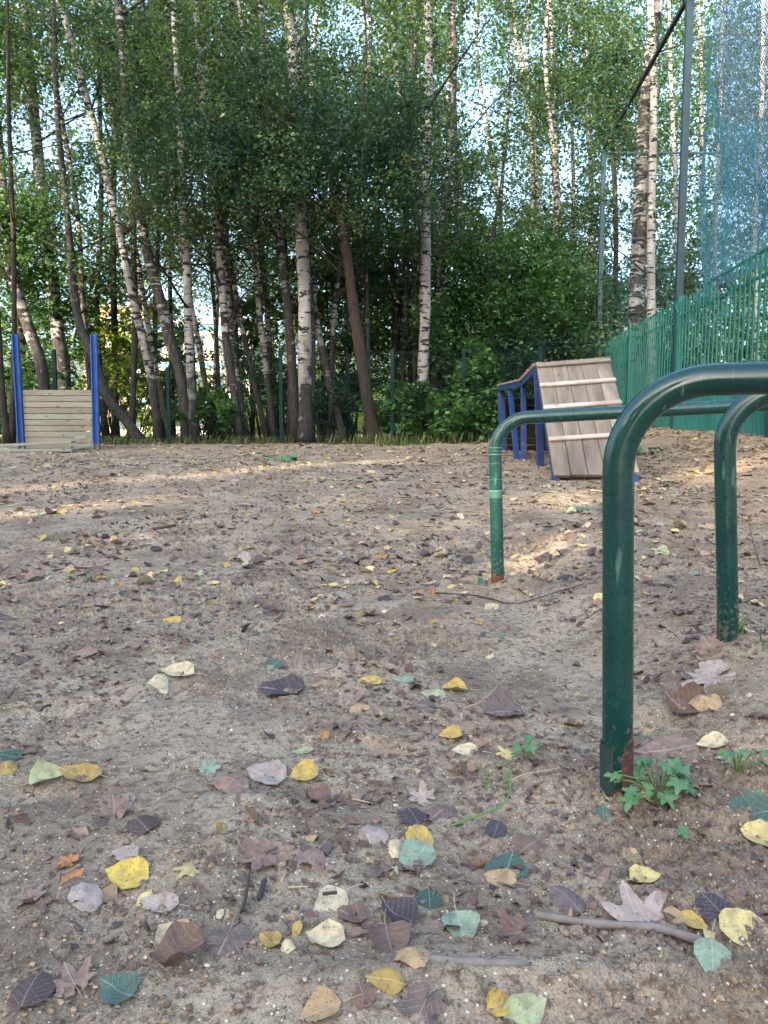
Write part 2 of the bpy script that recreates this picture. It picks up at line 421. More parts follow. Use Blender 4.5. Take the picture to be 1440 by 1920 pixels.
def simple(name, col, rough=0.6, metal=0.0, noise=0.25, scale=5):
    m, t, p = newmat(name); g = NG(t)
    n = g.noise(g.n('NewGeometry').outputs['Position'], scale, 4)
    c = g.mix(g.ramp(n, [(0.3, 0.0), (0.7, noise)]), col, tuple(x * 0.5 for x in col))
    g.l(c, p.inputs['Base Color']); p.inputs['Roughness'].default_value = rough; p.inputs['Metallic'].default_value = metal
    return m
M_NET = simple('net_cord_turquoise', (0.025, 0.15, 0.19), 0.6)
M_NETG = simple('net_cord_grey', (0.055, 0.11, 0.16), 0.6)
M_TWIG = simple('dark_twig', (0.05, 0.038, 0.03), 0.9, 0, 0.5, 60)
M_STICK = simple('grey_stick', (0.20, 0.17, 0.145), 0.8, 0, 0.6, 50)
M_STRAW = simple('dry_stalk', (0.42, 0.34, 0.21), 0.8, 0, 0.5, 60)
M_STEMG = simple('green_stem', (0.10, 0.20, 0.04), 0.6, 0, 0.4, 50)

# ------------------------------------------------------------------ ground
PA, PB, PC = Vector((0.455, 1.44, 0)), Vector((0.985, 2.16, 0)), Vector((0.512, 3.42, 0))
BUMPS += [(PC.x + 0.10, PC.y - 0.03, 0.060, 0.11, 0.10, 0.0), (PC.x - 0.02, PC.y - 0.1, 0.02, 0.35, 0.2, 0.0),
          (PA.x + 0.10, PA.y - 0.03, 0.020, 0.20, 0.16, 0.0), (PB.x + 0.05, PB.y, 0.03, 0.16, 0.12, 0.0),
          (0.16, 0.92, 0.022, 0.34, 0.04, 0.05), (0.30, 0.82, -0.02, 0.3, 0.05, 0.1), (-0.35, 1.3, 0.015, 0.2, 0.15, 0.0)]
f_ = hit(715, 1402); BUMPS += [(f_.x, f_.y, -0.028, 0.055, 0.035, -0.35), (f_.x - 0.01, f_.y + 0.05, 0.014, 0.06, 0.02, -0.35)]
rb = random.Random(31)
for _ in range(46):
    yb = rb.uniform(1.0, 6.0); xb = rb.uniform(-.5, .5) * yb; an = rb.uniform(0, 3.14); sc = rb.uniform(.7, 1.3)
    if min((Vector((xb, yb, 0)) - Vector((q.x, q.y, 0))).length for q in (PA, PB, PC)) < .3: continue
    BUMPS += [(xb, yb, -0.018 * sc, 0.09 * sc, 0.042 * sc, an), (xb + .1 * math.cos(an + 1.2), yb + .1 * math.sin(an + 1.2), 0.011 * sc, 0.10, 0.03, an + .2)]
def build_ground():
    rr = [0.02, 0.2, 0.35]
    while rr[-1] < 30: rr.append(rr[-1] * (1.0056 if 0.75 < rr[-1] < 9 else 1.02))
    while rr[-1] < 1200: rr.append(rr[-1] * 1.12)
    rr = np.array(rr)
    th = np.concatenate([np.linspace(-R(30), R(30), 480), np.linspace(R(30), R(330), 60)[1:-1]])
    n, k = len(rr), len(th)
    X = np.outer(rr, np.sin(th)); Y = np.outer(rr, np.cos(th))
    Z = ground(X.ravel(), Y.ravel())
    V = np.stack([X.ravel(), Y.ravel(), Z], 1)
    i = np.arange(n - 1)[:, None]; j = np.arange(k)[None, :]; j2 = (j + 1) % k
    q = np.stack([i * k + j, i * k + j2, (i + 1) * k + j2, (i + 1) * k + j], -1).reshape(-1, 4)[:, ::-1]
    me = mesh_np('ground', V, q.ravel(), np.full(len(q), 4), smooth=True)
    me.materials.append(M_GROUND)
    kind(link('ground', me), 'structure')
build_ground()

# ------------------------------------------------------------------ far buildings
M_WALLB = simple('beige_render', (0.40, 0.33, 0.29), 0.8); M_WALLW = simple('pale_render', (0.62, 0.60, 0.57), 0.8)
M_BAND = simple('blue_band', (0.05, 0.25, 0.55), 0.5); M_ORANGE = simple('orange_brick', (0.36, 0.20, 0.12), 0.85)
M_ROOF = simple('grey_roof', (0.16, 0.16, 0.17), 0.8)
mg, tg, pg = newmat('window_glass'); pg.inputs['Base Color'].default_value = (0.05, 0.07, 0.09, 1); pg.inputs['Roughness'].default_value = 0.08
M_GLASS = mg
def building(name, label, cx, Y, wid, dep, hgt, floors, wallm, bandm, cols):
    z0 = gz(cx, Y)
    b = thing(name, label, 'building', (cx, Y, z0))
    def bx(nm, x, y, z, sx, sy, sz, m, par=b, bev=0): return link(nm, box_mesh(sx, sy, sz, m, bev), par, Matrix.Translation((x, y, z)))
    bx('wall', cx, Y + dep / 2, z0 + hgt / 2, wid, dep, hgt, wallm)
    rf = bx('roof', cx, Y + dep / 2, z0 + hgt + 0.2, wid + 0.6, dep + 0.6, 0.4, M_ROOF)
    bx('roof_vent', cx + wid * 0.2, Y + dep / 2, z0 + hgt + 0.9, 1.2, 1.2, 1.0, M_ROOF, rf)
    fh = hgt / floors
    for f in range(floors):
        if bandm: bx('fascia_band', cx, Y - 0.06, z0 + fh * (f + 1) - 0.35, wid + 0.1, 0.14, 0.5, bandm)
        for c in range(cols):
            x = cx - wid / 2 + wid * (c + 0.5) / cols
            fr = bx('window', x, Y - 0.03, z0 + fh * f + fh * 0.47, wid / cols * 0.62, 0.10, fh * 0.52, M_WALLW)
            bx('pane', x, Y - 0.06, z0 + fh * f + fh * 0.47, wid / cols * 0.62 - 0.16, 0.10, fh * 0.52 - 0.16, M_GLASS, fr)
building('office_building', 'beige two storey building with a blue band glimpsed between the birches', -20.5, 82, 13, 10, 11.5, 3, M_WALLB, M_BAND, 6)
building('brick_house', 'orange brick building glimpsed through leaves above the wooden barrier', -34, 99, 8, 9, 16, 5, M_ORANGE, None, 3)

# ------------------------------------------------------------------ trees
def leaf_quads(C, size, rng, flat=0.55, stretch=0.62):
    """Diamond leaves at points C; most hang with the blade near level."""
    n = len(C)
    nrm = rng.normal(size=(n, 3)); nrm[:, 2] = np.abs(nrm[:, 2]) + flat; nrm /= np.linalg.norm(nrm, axis=1)[:, None]
    a = rng.normal(size=(n, 3)); a[:, 2] -= 0.35
    a -= nrm * (a * nrm).sum(1)[:, None]; a /= np.linalg.norm(a, axis=1)[:, None]
    b = np.cross(nrm, a)
    s = (size * rng.uniform(0.65, 1.25, n))[:, None]
    fold = nrm * s * 0.10
    V = np.empty((n, 4, 3), np.float32)
    V[:, 0] = C - a * s * 0.5; V[:, 2] = C + a * s * 0.5
    V[:, 1] = C + b * s * 0.5 * stretch - a * s * 0.10 + fold; V[:, 3] = C - b * s * 0.5 * stretch - a * s * 0.10 + fold
    return V.reshape(-1, 3)
def leaf_mesh(name, V, cols, tri=False, mat=None):
    n = len(V) // 4
    if tri:                        # far leaves: one triangle each
        Q = V.reshape(n, 4, 3); V = np.stack([Q[:, 0], Q[:, 1] * 1.15 - Q[:, 3] * .15, Q[:, 2]], 1)
        V[:, 1] += (Q[:, 1] - Q[:, 3]) * .15; V = V.reshape(-1, 3)
        me = mesh_np(name, V, np.arange(len(V)), np.full(n, 3), cols=np.repeat(cols, 3, axis=0))
    else: me = mesh_np(name, V, np.arange(len(V)), np.full(n, 4), cols=np.repeat(cols, 4, axis=0))
    me.materials.append(mat or M_LEAF); return me
# how much foliage hides the sky, read off the photograph's coarse layout (rows of 100 px, columns of 120 px)
DENS = np.array([
 [.62, .52, .80, .72, .72, .60, .78, .66, .64, .76, .76, .75],
 [.45, .42, .78, .80, .85, .82, .84, .56, .62, .78, .76, .70],
 [.42, .48, .82, .92, .97, .97, .90, .58, .58, .74, .70, .70],
 [.50, .48, .72, .80, .82, .85, .85, .66, .62, .68, .64, .70],
 [.70, .52, .65, .58, .78, .92, .92, .88, .76, .74, .68, .72],
 [.75, .70, .68, .45, .70, .92, .95, .95, .88, .84, .76, .75],
 [.80, .78, .72, .35, .68, .92, .95, .97, .95, .95, .84, .80],
 [.80, .82, .75, .55, .65, .88, .95, .98, .98, .98, .90, .85]])
GAPS = [(150, 200, 55, 75), (65, 250, 40, 80), (215, 335, 40, 50), (185, 345, 30, 40), (400, 605, 40, 60), (390, 660, 30, 40), (885, 190, 45, 90),
        (930, 215, 30, 45), (890, 60, 40, 60), (640, 60, 60, 60), (365, 330, 30, 50), (940, 350, 40, 90), (1060, 300, 30, 80), (1165, 420, 30, 120), (1000, 60, 30, 60),
        (330, 560, 25, 60), (440, 730, 40, 45), (485, 770, 40, 30), (240, 330, 30, 40), (130, 420, 40, 50), (585, 350, 30, 40), (300, 540, 30, 40)]
def keep(P, rng, power=0.9, gapk=0.30):
    px, py = proj(P)
    ci = np.clip(px / 120 - 0.5, 0, 10.999); ri = np.clip(py / 100 - 0.5, 0, 6.999)
    c0, r0 = ci.astype(int), ri.astype(int); fc, fr = ci - c0, ri - r0
    d = (DENS[r0, c0] * (1 - fc) + DENS[r0, c0 + 1] * fc) * (1 - fr) + (DENS[r0 + 1, c0] * (1 - fc) + DENS[r0 + 1, c0 + 1] * fc) * fr
    p = d ** power
    for (gx, gy, rx, ry) in GAPS:
        ins = ((px - gx) / rx) ** 2 + ((py - gy) / ry) ** 2 < 1
        p = np.where(ins, p * gapk, p)
    p = np.where(py < -60, 0.12, p)
    return rng.uniform(size=len(P)) < p
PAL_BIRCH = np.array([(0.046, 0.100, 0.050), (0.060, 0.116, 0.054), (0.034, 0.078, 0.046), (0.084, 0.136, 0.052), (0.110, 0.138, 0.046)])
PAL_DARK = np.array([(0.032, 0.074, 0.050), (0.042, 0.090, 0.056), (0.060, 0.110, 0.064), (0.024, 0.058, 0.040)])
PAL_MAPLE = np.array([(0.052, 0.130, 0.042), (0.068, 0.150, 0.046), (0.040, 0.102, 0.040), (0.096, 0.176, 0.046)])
PAL_LIT = np.array([(0.15, 0.23, 0.045), (0.17, 0.24, 0.045), (0.11, 0.18, 0.04), (0.20, 0.22, 0.04)])  # leaf colours brightened to stand in for sunlight on the bushes
def pal_pick(pal, n, rng, clump=None):
    c = pal[rng.integers(0, len(pal), n)] * rng.uniform(0.75, 1.25, (n, 1))
    return c if clump is None else c * clump[:, None]
def clumps_to_leaves(C, rad, cnt, size, pal, rng, squash=0.75, droop=0.0):
    """C: clump centres; each clump a loose spray of cnt leaves on a few drooping twigs."""
    out, cols = [], []
    for c, r, k in zip(C, rad, cnt):
        tw = max(3, k // 14)
        d = rng.normal(size=(tw, 3)); d /= np.linalg.norm(d, axis=1)[:, None]; d[:, 2] = d[:, 2] * squash - droop
        tpos = rng.uniform(0.1, 1.0, k) ** 0.7; ti = rng.integers(0, tw, k)
        P = c + d[ti] * tpos[:, None] * r + rng.normal(size=(k, 3)) * (r * 0.13) - np.array([0, 0, 1]) * (tpos ** 2 * r * 0.25)[:, None]
        out.append(P); cols.append(pal_pick(pal, k, rng) * rng.uniform(0.8, 1.2))
    return np.concatenate(out), np.concatenate(cols)

def smooth_path(pts, n):
    """Catmull-Rom through pts."""
    P = [Vector(p) for p in pts]; P = [P[0] * 2 - P[1]] + P + [P[-1] * 2 - P[-2]]
    out = []
    m = len(P) - 3
    for i in range(n):
        u = i / (n - 1) * m; k = min(int(u), m - 1); t = u - k
        a, b, c, d = P[k:k + 4]
        out.append(0.5 * ((2 * b) + (c - a) * t + (2 * a - 5 * b + 4 * c - d) * t * t + (3 * b - a - 3 * c + d) * t ** 3))
    return out
def tree(name, label, cat, px, w0, w1, Y, birch, dark, crown=None, group=None, seed=0, top=13.5, dY=0.0, pal=PAL_BIRCH, n_cl=26, z0=4.8, spread=1.5, size=0.075, leaves=120, branches=6, side=12):
    rng = np.random.default_rng(1000 + seed)
    pts = []
    base = at(px[0][0], 825, Y); base.z = gz(base.x, Y) - 0.08
    pts.append(base)
    for (x, y) in px[1:]: pts.append(at(x, y, Y + dY * (825 - y) / 825))
    d = (pts[-1] - pts[-2]).normalized()
    while pts[-1].z < top: pts.append(pts[-1] + (d + Vector((rng.normal() * 0.04, rng.normal() * 0.04, 0))).normalized() * 2.2)
    n = 26
    path = smooth_path(pts, n)
    r0, r1 = w0 * Y / F / 2, w1 * Y / F / 2
    zs = np.array([p.z for p in path]); zv = max(p.z for p in pts[:len(px)])
    rad = []
    for p in path:
        t = (p.z - base.z) / max(zv - base.z, 0.1)
        r = r0 + (r1 - r0) * min(t, 1.0) if t <= 1 else r1 * max(0.25, 1 - 0.75 * (p.z - zv) / max(top - zv, 1))
        r *= 1 + 0.45 * math.exp(-(p.z - base.z) / 0.22) + 0.06 * math.sin(p.z * 3 + seed)
        rad.append(r)
    t = thing(name, label, cat, tuple(base), group)
    mb = MB(); mb.tube([p - base for p in path], rad, side)
    T0 = Matrix.Translation(base)
    link('trunk', mb.mesh('trunk', True), t, T0, M_BIRCH if birch else M_BARK, (dark, 0, 0))
    C = []; bb = MB(); nb = 0
    path_a = np.array([list(p) for p in path])
    if crown is None:
        sel = z0 + (top + 1.0 - z0) * rng.uniform(0, 1, n_cl * 3) ** 1.35
        idx = np.array([np.argmin(np.abs(path_a[:, 2] - z)) for z in sel], int)
        off = rng.normal(size=(len(sel), 3)) * spread * np.array([1, 1, 0.25])
        cand = path_a[idx] + off; cand[:, 2] = sel + off[:, 2]
        cand = cand[keep(cand, rng)][:n_cl]
        C = list(cand)
    else:
        for (cx, cy, rx, ry, dy, k) in crown:
            for _ in range(k):
                a = rng.uniform(0, 6.283); q = math.sqrt(rng.uniform())
                y_ = Y + dy + rng.normal() * 0.5
                p = at(cx + q * rx * math.cos(a), cy + q * ry * math.sin(a), y_)
                C.append(np.array(p))
        C = np.array(C); C = list(C[keep(C, rng, 0.6, 0.25)])
    if base.x > 4 and Y > 20.4: C = [c for c in C if c[1] > 22.4]       # crowns stay on their side of the court net
    if C:
        C = np.array(C)
        order = np.argsort(C[:, 2])
        for c in C[order][:: max(1, len(C) // max(branches, 1))][:branches]:
            up = rng.uniform(0.5, 1.6)
            i = int(np.argmin(np.abs(path_a[:, 2] - (c[2] - up)))); i = min(max(i, 3), n - 1)
            p0 = path[i]; c = Vector(c)
            mid = (p0 + c) / 2 + Vector((rng.normal() * 0.12, rng.normal() * 0.12, 0.25))
            q = smooth_path([p0, mid, c], 8)
            r = min(rad[i] * 0.34, 0.028)
            bb.tube([v - base for v in q], [r * (1 - 0.8 * k / 7) for k in range(8)], 5)
        if bb.v: kind(link('branches', bb.mesh('branches', True), t, T0, M_BARK), 'stuff')
        cnt = rng.integers(int(leaves * 0.6), int(leaves * 1.4), len(C))
        rd = rng.uniform(0.4, 0.95, len(C)) * (1.25 if Y > 20 and crown is None else 1)
        L, cl = clumps_to_leaves(C, rd, cnt, size, pal, rng, droop=0.25 if birch else 0.0)
        V = leaf_quads(L, size, rng) - np.array(base, np.float32)
        link('crown', leaf_mesh('crown', V, cl, Y > 20 and crown is None), t, T0)
    return t

BG = 'birches along the edge of the sand'
TREES = [
 # label, path (px), width at base/top, distance, birch, darkness, kwargs
 ('birch trunk rising behind the wooden barrier, bent, mottled black and white', [(95,825),(78,690),(62,640),(36,560),(16,480),(2,330),(-12,180),(-20,0)], 27, 20, 17.5, 1, .45, {}),
 ('stout straight birch behind the wooden barrier, its foot black', [(123,825),(118,700),(105,600),(97,520),(84,430),(70,275),(55,125),(47,0)], 34, 19, 18.5, 1, .38, {}),
 ('dark trunk leaning out from behind the blue post of the barrier', [(268,828),(238,790),(215,765),(192,722),(172,660),(150,610),(138,540),(128,420)], 24, 15, 17.0, 1, .75, {}),
 ('slim birch with close black rings, curving towards the barrier', [(300,825),(285,720),(268,640),(245,540),(225,440),(203,345),(184,265),(160,175),(142,110),(115,15)], 19, 14, 17.2, 1, .05, {}),
 ('thin pale birch standing just behind the slim ringed one', [(322,825),(300,730),(275,595),(260,505),(244,410),(225,300),(210,220),(200,130),(190,20)], 13, 10, 18.6, 1, .08, {}),
 ('thick dark grey birch slanting up beside the whitest trunk', [(354,825),(340,710),(320,645),(300,560),(280,490),(262,400),(245,280),(237,200),(232,125),(222,0)], 25, 18, 16.8, 1, .62, {}),
 ('whitest birch trunk with black notches, touching the dark slanting one', [(366,828),(358,715),(352,580),(350,490),(345,430),(342,340),(338,240),(332,120),(325,0)], 20, 13, 16.6, 1, -.12, {}),
 ('grey thin birch with a dark lower bend behind the whitest trunk', [(416,825),(400,770),(385,720),(372,640),(360,580),(345,490),(325,380),(318,180),(312,0)], 13, 9, 18.0, 1, .20, {}),
 ('fissured birch with a black lower half, forking pale above', [(452,822),(440,740),(425,650),(418,560),(412,490),(403,400),(392,310),(378,160),(366,0)], 19, 13, 17.0, 1, .30, {}),
 ('thin dark birch close behind the fissured birch', [(468,822),(452,755),(436,640),(425,530),(414,440),(402,330),(395,200),(388,60)], 12, 9, 18.2, 1, .35, {}),
 ('slender dark trunk between the fissured birch and the fence post', [(502,822),(480,730),(461,645),(446,570),(431,490),(420,430),(408,330),(398,180)], 12, 9, 18.8, 1, .50, {}),
 ('pale slender birch with twin stem behind the mesh fence post', [(516,822),(500,700),(487,590),(478,500),(468,430),(457,360),(450,290),(462,130),(450,20)], 13, 9, 18.4, 1, .10, {}),
 ('dark barked birch close beside the broad black and white birch', [(556,822),(547,680),(538,560),(527,470),(516,390),(507,280),(500,190),(493,100),(489,0)], 22, 12, 17.4, 1, .52, {}),
 ('broad black and white birch in the middle of the stand', [(574,824),(572,730),(571,580),(568,490),(565,430),(561,330),(555,200),(546,80),(540,0)], 32, 22, 16.7, 1, -.02, {}),
 ('crooked birch stem leaning behind the broad black and white birch', [(646,822),(632,770),(620,730),(603,650),(590,580),(583,480),(578,380),(572,240)], 17, 11, 18.0, 1, .25, {}),
 ('tall birch with bold pale bands in front of the dense green', [(795,824),(793,700),(797,605),(797,530),(799,460),(798,330),(802,240),(804,140),(802,0)], 27, 17, 17.4, 1, -.05, {}),
 ('dark trunk hard behind the birch with bold pale bands', [(815,822),(815,720),(818,580),(822,480),(830,390),(842,300),(852,150),(848,0)], 16, 10, 19.5, 1, .70, {}),
 ('sunlit thin birch leaning left in the open right-hand sky', [(1020,822),(1018,600),(1014,470),(1006,350),(992,200),(980,130),(965,40),(955,-40)], 14, 11, 27, 1, -.15, {}),
 ('sunlit straight thin birch left of the net frame', [(1120,822),(1114,600),(1111,450),(1107,310),(1102,230),(1098,60),(1094,-30)], 12, 9, 28, 1, -.12, {}),
 ('thin spindly birch in the blue gap of the wood', [(872,822),(868,600),(866,450),(862,330),(855,250),(851,120),(848,-20)], 9, 7, 25, 1, .0, {}),
 ('huge old grey trunk behind the picket fence, its foot dark', [(1193,822),(1192,620),(1195,530),(1198,450),(1203,300),(1211,175),(1226,60),(1240,-20)], 40, 22, 21.5, 1, .55, {}),
 ('clean white birch in front of the huge old grey trunk', [(1222,822),(1221,600),(1221,430),(1224,300),(1226,150),(1221,30),(1219,-30)], 20, 15, 21.0, 1, -.22, {}),
 ('slim birch seen through the court between the two net posts', [(1272,822),(1271,560),(1269,440),(1265,300),(1260,200),(1256,60)], 11, 8, 24.5, 1, .0, {}),
 ('thin birch in the speckled gap near the corner of the net frame', [(1082,822),(1079,560),(1076,380),(1073,260),(1070,120),(1068,0)], 9, 7, 27, 1, .05, {}),
 ('faint birch seen through the hazy netting beside the fence post', [(1420,822),(1418,560),(1414,450),(1424,300),(1430,150),(1432,0)], 13, 10, 23, 1, .0, {}),
 ('faint slim birch seen through the middle of the hazy netting', [(1338,822),(1340,560),(1342,400),(1350,250),(1353,100),(1355,-20)], 10, 8, 25, 1, .0, {}),
 ('slim dark stem at the edge of the photo beside the barrier', [(14,838),(4,730),(-2,640),(-10,500)], 15, 12, 15.4, 0, .8, dict(n_cl=0)),
 ('thin grey pole of a tree just behind the barrier post', [(22,835),(26,700),(27,600),(26,480),(22,360),(16,200)], 12, 9, 15.9, 0, .6, dict(n_cl=8)),
]
for i, (lab, px, w0, w1, Y, b, dk, kw) in enumerate(TREES):
    kw = dict(kw); w0 *= .84; w1 *= .82
    if i < 15 and dk > 0: dk += .18
    if Y > 20: kw.setdefault('n_cl', 95); kw.setdefault('z0', 3.2); kw.setdefault('size', 0.10); kw.setdefault('spread', 1.9); kw.setdefault('top', 17)
    else: kw.setdefault('n_cl', 42); kw.setdefault('z0', 5.0)
    if px[0][0] > 1150: kw['n_cl'] = 85
    tree('birch_tree' if b else 'young_tree', lab, 'tree', px, w0, w1, Y, b, dk, seed=i, group=BG if b and Y < 20 else ('birches beyond the net and fence' if b else None), **kw)

# dark-leaved trees whose crowns hang in front of the birches
tree('apple_tree', 'dark brown leaning tree whose low crown hides the birch tops', 'tree',
     [(706,828),(690,755),(675,655),(660,555),(648,460),(635,390),(620,340),(603,318),(585,290)], 25, 15, 16.3, 0, 1,
     crown=[(540,250,290,95,-1.0,46),(380,240,170,85,-0.6,26),(520,350,200,40,-.6,8),(620,170,160,60,-.8,18),(470,130,120,50,-.6,12),(690,225,120,80,-0.8,44),(300,350,110,70,-0.2,12),(470,310,150,55,-0.5,34),(640,320,90,40,-0.4,18),(770,330,60,60,0.2,14)],
     seed=201, pal=PAL_DARK, size=0.085, leaves=120, branches=14, top=7.4)
tree('lime_tree', 'tree with a dark drooping crown filling the upper sky left of the whitest birch', 'tree',
     [(218,826),(214,600),(212,420),(216,260),(225,140),(240,60)], 12, 10, 20.5, 0, 1,
     crown=[(210,90,110,80,-2.0,28),(300,120,90,90,-1.5,30),(390,150,90,80,-1.0,18),(130,40,70,40,-1.5,14),(330,30,90,40,-1,16),(200,330,80,60,-1,16)],
     seed=202, pal=PAL_DARK, size=0.09, leaves=140, branches=18, top=10.5)
tree('maple_tree', 'leafy maple with low green tiers behind the wooden barrier', 'tree',
     [(60,826),(40,640),(20,500),(5,380),(-10,280)], 13, 10, 19.5, 0, 1,
     crown=[(70,400,110,50,-2.2,30),(60,470,120,45,-1.8,30),(130,540,100,50,-0.8,24),(40,600,80,60,0,22),(110,640,90,60,0.6,24),(20,60,90,60,-1,22),(40,160,50,60,-1,10)],
     seed=203, pal=PAL_MAPLE, size=0.12, leaves=110, branches=14, top=7.5)
tree('maple_tree', 'bushy dark green maple between the bold banded birch and the net frame', 'tree',
     [(905,826),(905,700),(908,600),(915,520),(925,440)], 12, 9, 19.0, 0, 1,
     crown=[(900,480,75,60,0.3,34),(950,560,110,60,0.6,44),(880,620,110,60,0.2,44),(1030,520,70,60,1.0,26),(1040,620,70,60,1.5,30),(990,450,60,40,1,14)],
     seed=204, pal=PAL_MAPLE, size=0.12, leaves=110, branches=14, top=6.0)
tree('linden_tree', 'tree with a heavy dark crown in front of the clean white birch', 'tree',
     [(1150,824),(1152,600),(1155,450),(1150,300),(1140,200)], 11, 8, 25.5, 0, 1,
     crown=[(1120,150,105,75,-1,34),(1070,190,75,55,-0.6,16),(1110,80,90,70,-1,24),(1150,230,40,50,-0.5,14),(1090,400,45,60,0,12),(1140,520,40,60,0,16)],
     seed=205, pal=PAL_DARK, size=0.11, leaves=130, branches=12, top=11)
tree('maple_tree', 'dense shady maple filling the dark hollow behind the leaning brown tree', 'tree',
     [(735,826),(738,700),(742,600),(735,500)], 15, 11, 20.0, 0, 1,
     crown=[(720,480,90,60,0,28),(680,560,80,70,0.4,26),(760,580,80,70,0.4,28),(640,440,70,50,0.6,18),(720,670,100,60,1.0,28),(850,700,70,60,0.6,22),(850,420,60,60,0.5,20)],
     seed=206, pal=PAL_MAPLE, size=0.115, leaves=115, branches=12, top=5.8)

# young trees and bushes under the birches
SHRUBS = [
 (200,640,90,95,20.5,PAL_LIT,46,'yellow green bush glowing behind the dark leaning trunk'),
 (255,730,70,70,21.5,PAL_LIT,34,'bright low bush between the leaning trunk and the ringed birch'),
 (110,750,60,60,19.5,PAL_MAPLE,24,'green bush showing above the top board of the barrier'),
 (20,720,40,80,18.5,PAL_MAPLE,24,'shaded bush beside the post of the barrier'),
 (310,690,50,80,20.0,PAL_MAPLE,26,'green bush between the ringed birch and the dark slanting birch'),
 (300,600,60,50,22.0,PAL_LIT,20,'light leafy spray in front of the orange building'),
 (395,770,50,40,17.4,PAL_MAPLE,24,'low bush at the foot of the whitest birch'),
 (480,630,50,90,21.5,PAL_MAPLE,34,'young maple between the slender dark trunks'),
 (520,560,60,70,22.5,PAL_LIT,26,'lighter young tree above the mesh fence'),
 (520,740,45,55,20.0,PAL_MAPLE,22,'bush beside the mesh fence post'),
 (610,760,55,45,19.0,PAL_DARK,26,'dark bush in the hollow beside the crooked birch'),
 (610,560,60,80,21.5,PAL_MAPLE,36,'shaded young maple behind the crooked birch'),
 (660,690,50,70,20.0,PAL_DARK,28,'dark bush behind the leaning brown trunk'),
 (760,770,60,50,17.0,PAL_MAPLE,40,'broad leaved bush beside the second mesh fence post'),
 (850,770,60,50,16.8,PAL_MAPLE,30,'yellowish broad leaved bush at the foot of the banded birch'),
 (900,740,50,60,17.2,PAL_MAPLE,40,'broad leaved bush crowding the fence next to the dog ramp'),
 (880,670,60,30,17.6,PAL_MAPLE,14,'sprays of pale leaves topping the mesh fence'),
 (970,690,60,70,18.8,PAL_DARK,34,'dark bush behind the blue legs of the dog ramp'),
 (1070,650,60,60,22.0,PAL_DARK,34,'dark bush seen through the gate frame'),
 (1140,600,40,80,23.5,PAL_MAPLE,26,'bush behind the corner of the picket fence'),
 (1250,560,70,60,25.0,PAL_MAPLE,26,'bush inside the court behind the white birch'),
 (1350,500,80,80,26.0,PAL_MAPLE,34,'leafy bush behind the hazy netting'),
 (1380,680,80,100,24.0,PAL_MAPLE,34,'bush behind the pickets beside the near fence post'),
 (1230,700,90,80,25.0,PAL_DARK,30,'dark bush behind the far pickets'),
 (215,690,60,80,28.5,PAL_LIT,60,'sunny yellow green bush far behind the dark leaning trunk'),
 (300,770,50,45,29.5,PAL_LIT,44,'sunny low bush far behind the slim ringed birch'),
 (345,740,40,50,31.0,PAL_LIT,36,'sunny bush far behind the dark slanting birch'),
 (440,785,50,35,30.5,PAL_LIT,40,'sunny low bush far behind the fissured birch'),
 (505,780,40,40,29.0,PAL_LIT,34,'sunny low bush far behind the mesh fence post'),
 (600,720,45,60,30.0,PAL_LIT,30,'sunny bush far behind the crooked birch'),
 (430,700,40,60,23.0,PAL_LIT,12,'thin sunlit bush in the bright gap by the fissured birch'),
]
for i, (cx, cy, rx, ry, Y, pal, k, lab) in enumerate(SHRUBS):
    rng = np.random.default_rng(3000 + i)
    b = at(cx, 825, Y); b.z = gz(b.x, Y) - 0.03
    t = thing('bush', lab, 'bush', tuple(b), 'bushes and young trees under the birches')
    C = []
    for _ in range(k):
        a = rng.uniform(0, 6.283); q = math.sqrt(rng.uniform())
        C.append(np.array(at(cx + q * rx * math.cos(a), min(cy + q * ry * math.sin(a), 822), Y + rng.normal() * 0.7)))
    C = np.array(C); T0 = Matrix.Translation(b)
    sb = MB()
    for c in C[::max(1, k // 9)]:
        c = Vector(c); s = Vector((b.x + rng.normal() * 0.12, b.y + rng.normal() * 0.12, b.z))
        q = smooth_path([s, (s * 0.45 + c * 0.55) + Vector((rng.normal() * 0.12, rng.normal() * 0.12, 0.15)), c], 7)
        sb.tube([v - b for v in q], [0.022 * (1 - 0.75 * j / 6) for j in range(7)], 5)
    kind(link('stems', sb.mesh('stems', True), t, T0, M_BARK), 'stuff')
    near = Y < 18
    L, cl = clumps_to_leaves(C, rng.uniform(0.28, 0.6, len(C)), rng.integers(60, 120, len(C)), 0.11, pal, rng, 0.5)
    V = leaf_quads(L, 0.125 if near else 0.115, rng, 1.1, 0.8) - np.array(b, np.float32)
    link('foliage', leaf_mesh('foliage', V, cl, False, M_LIT_LEAF if pal is PAL_LIT else M_LEAF), t, T0)

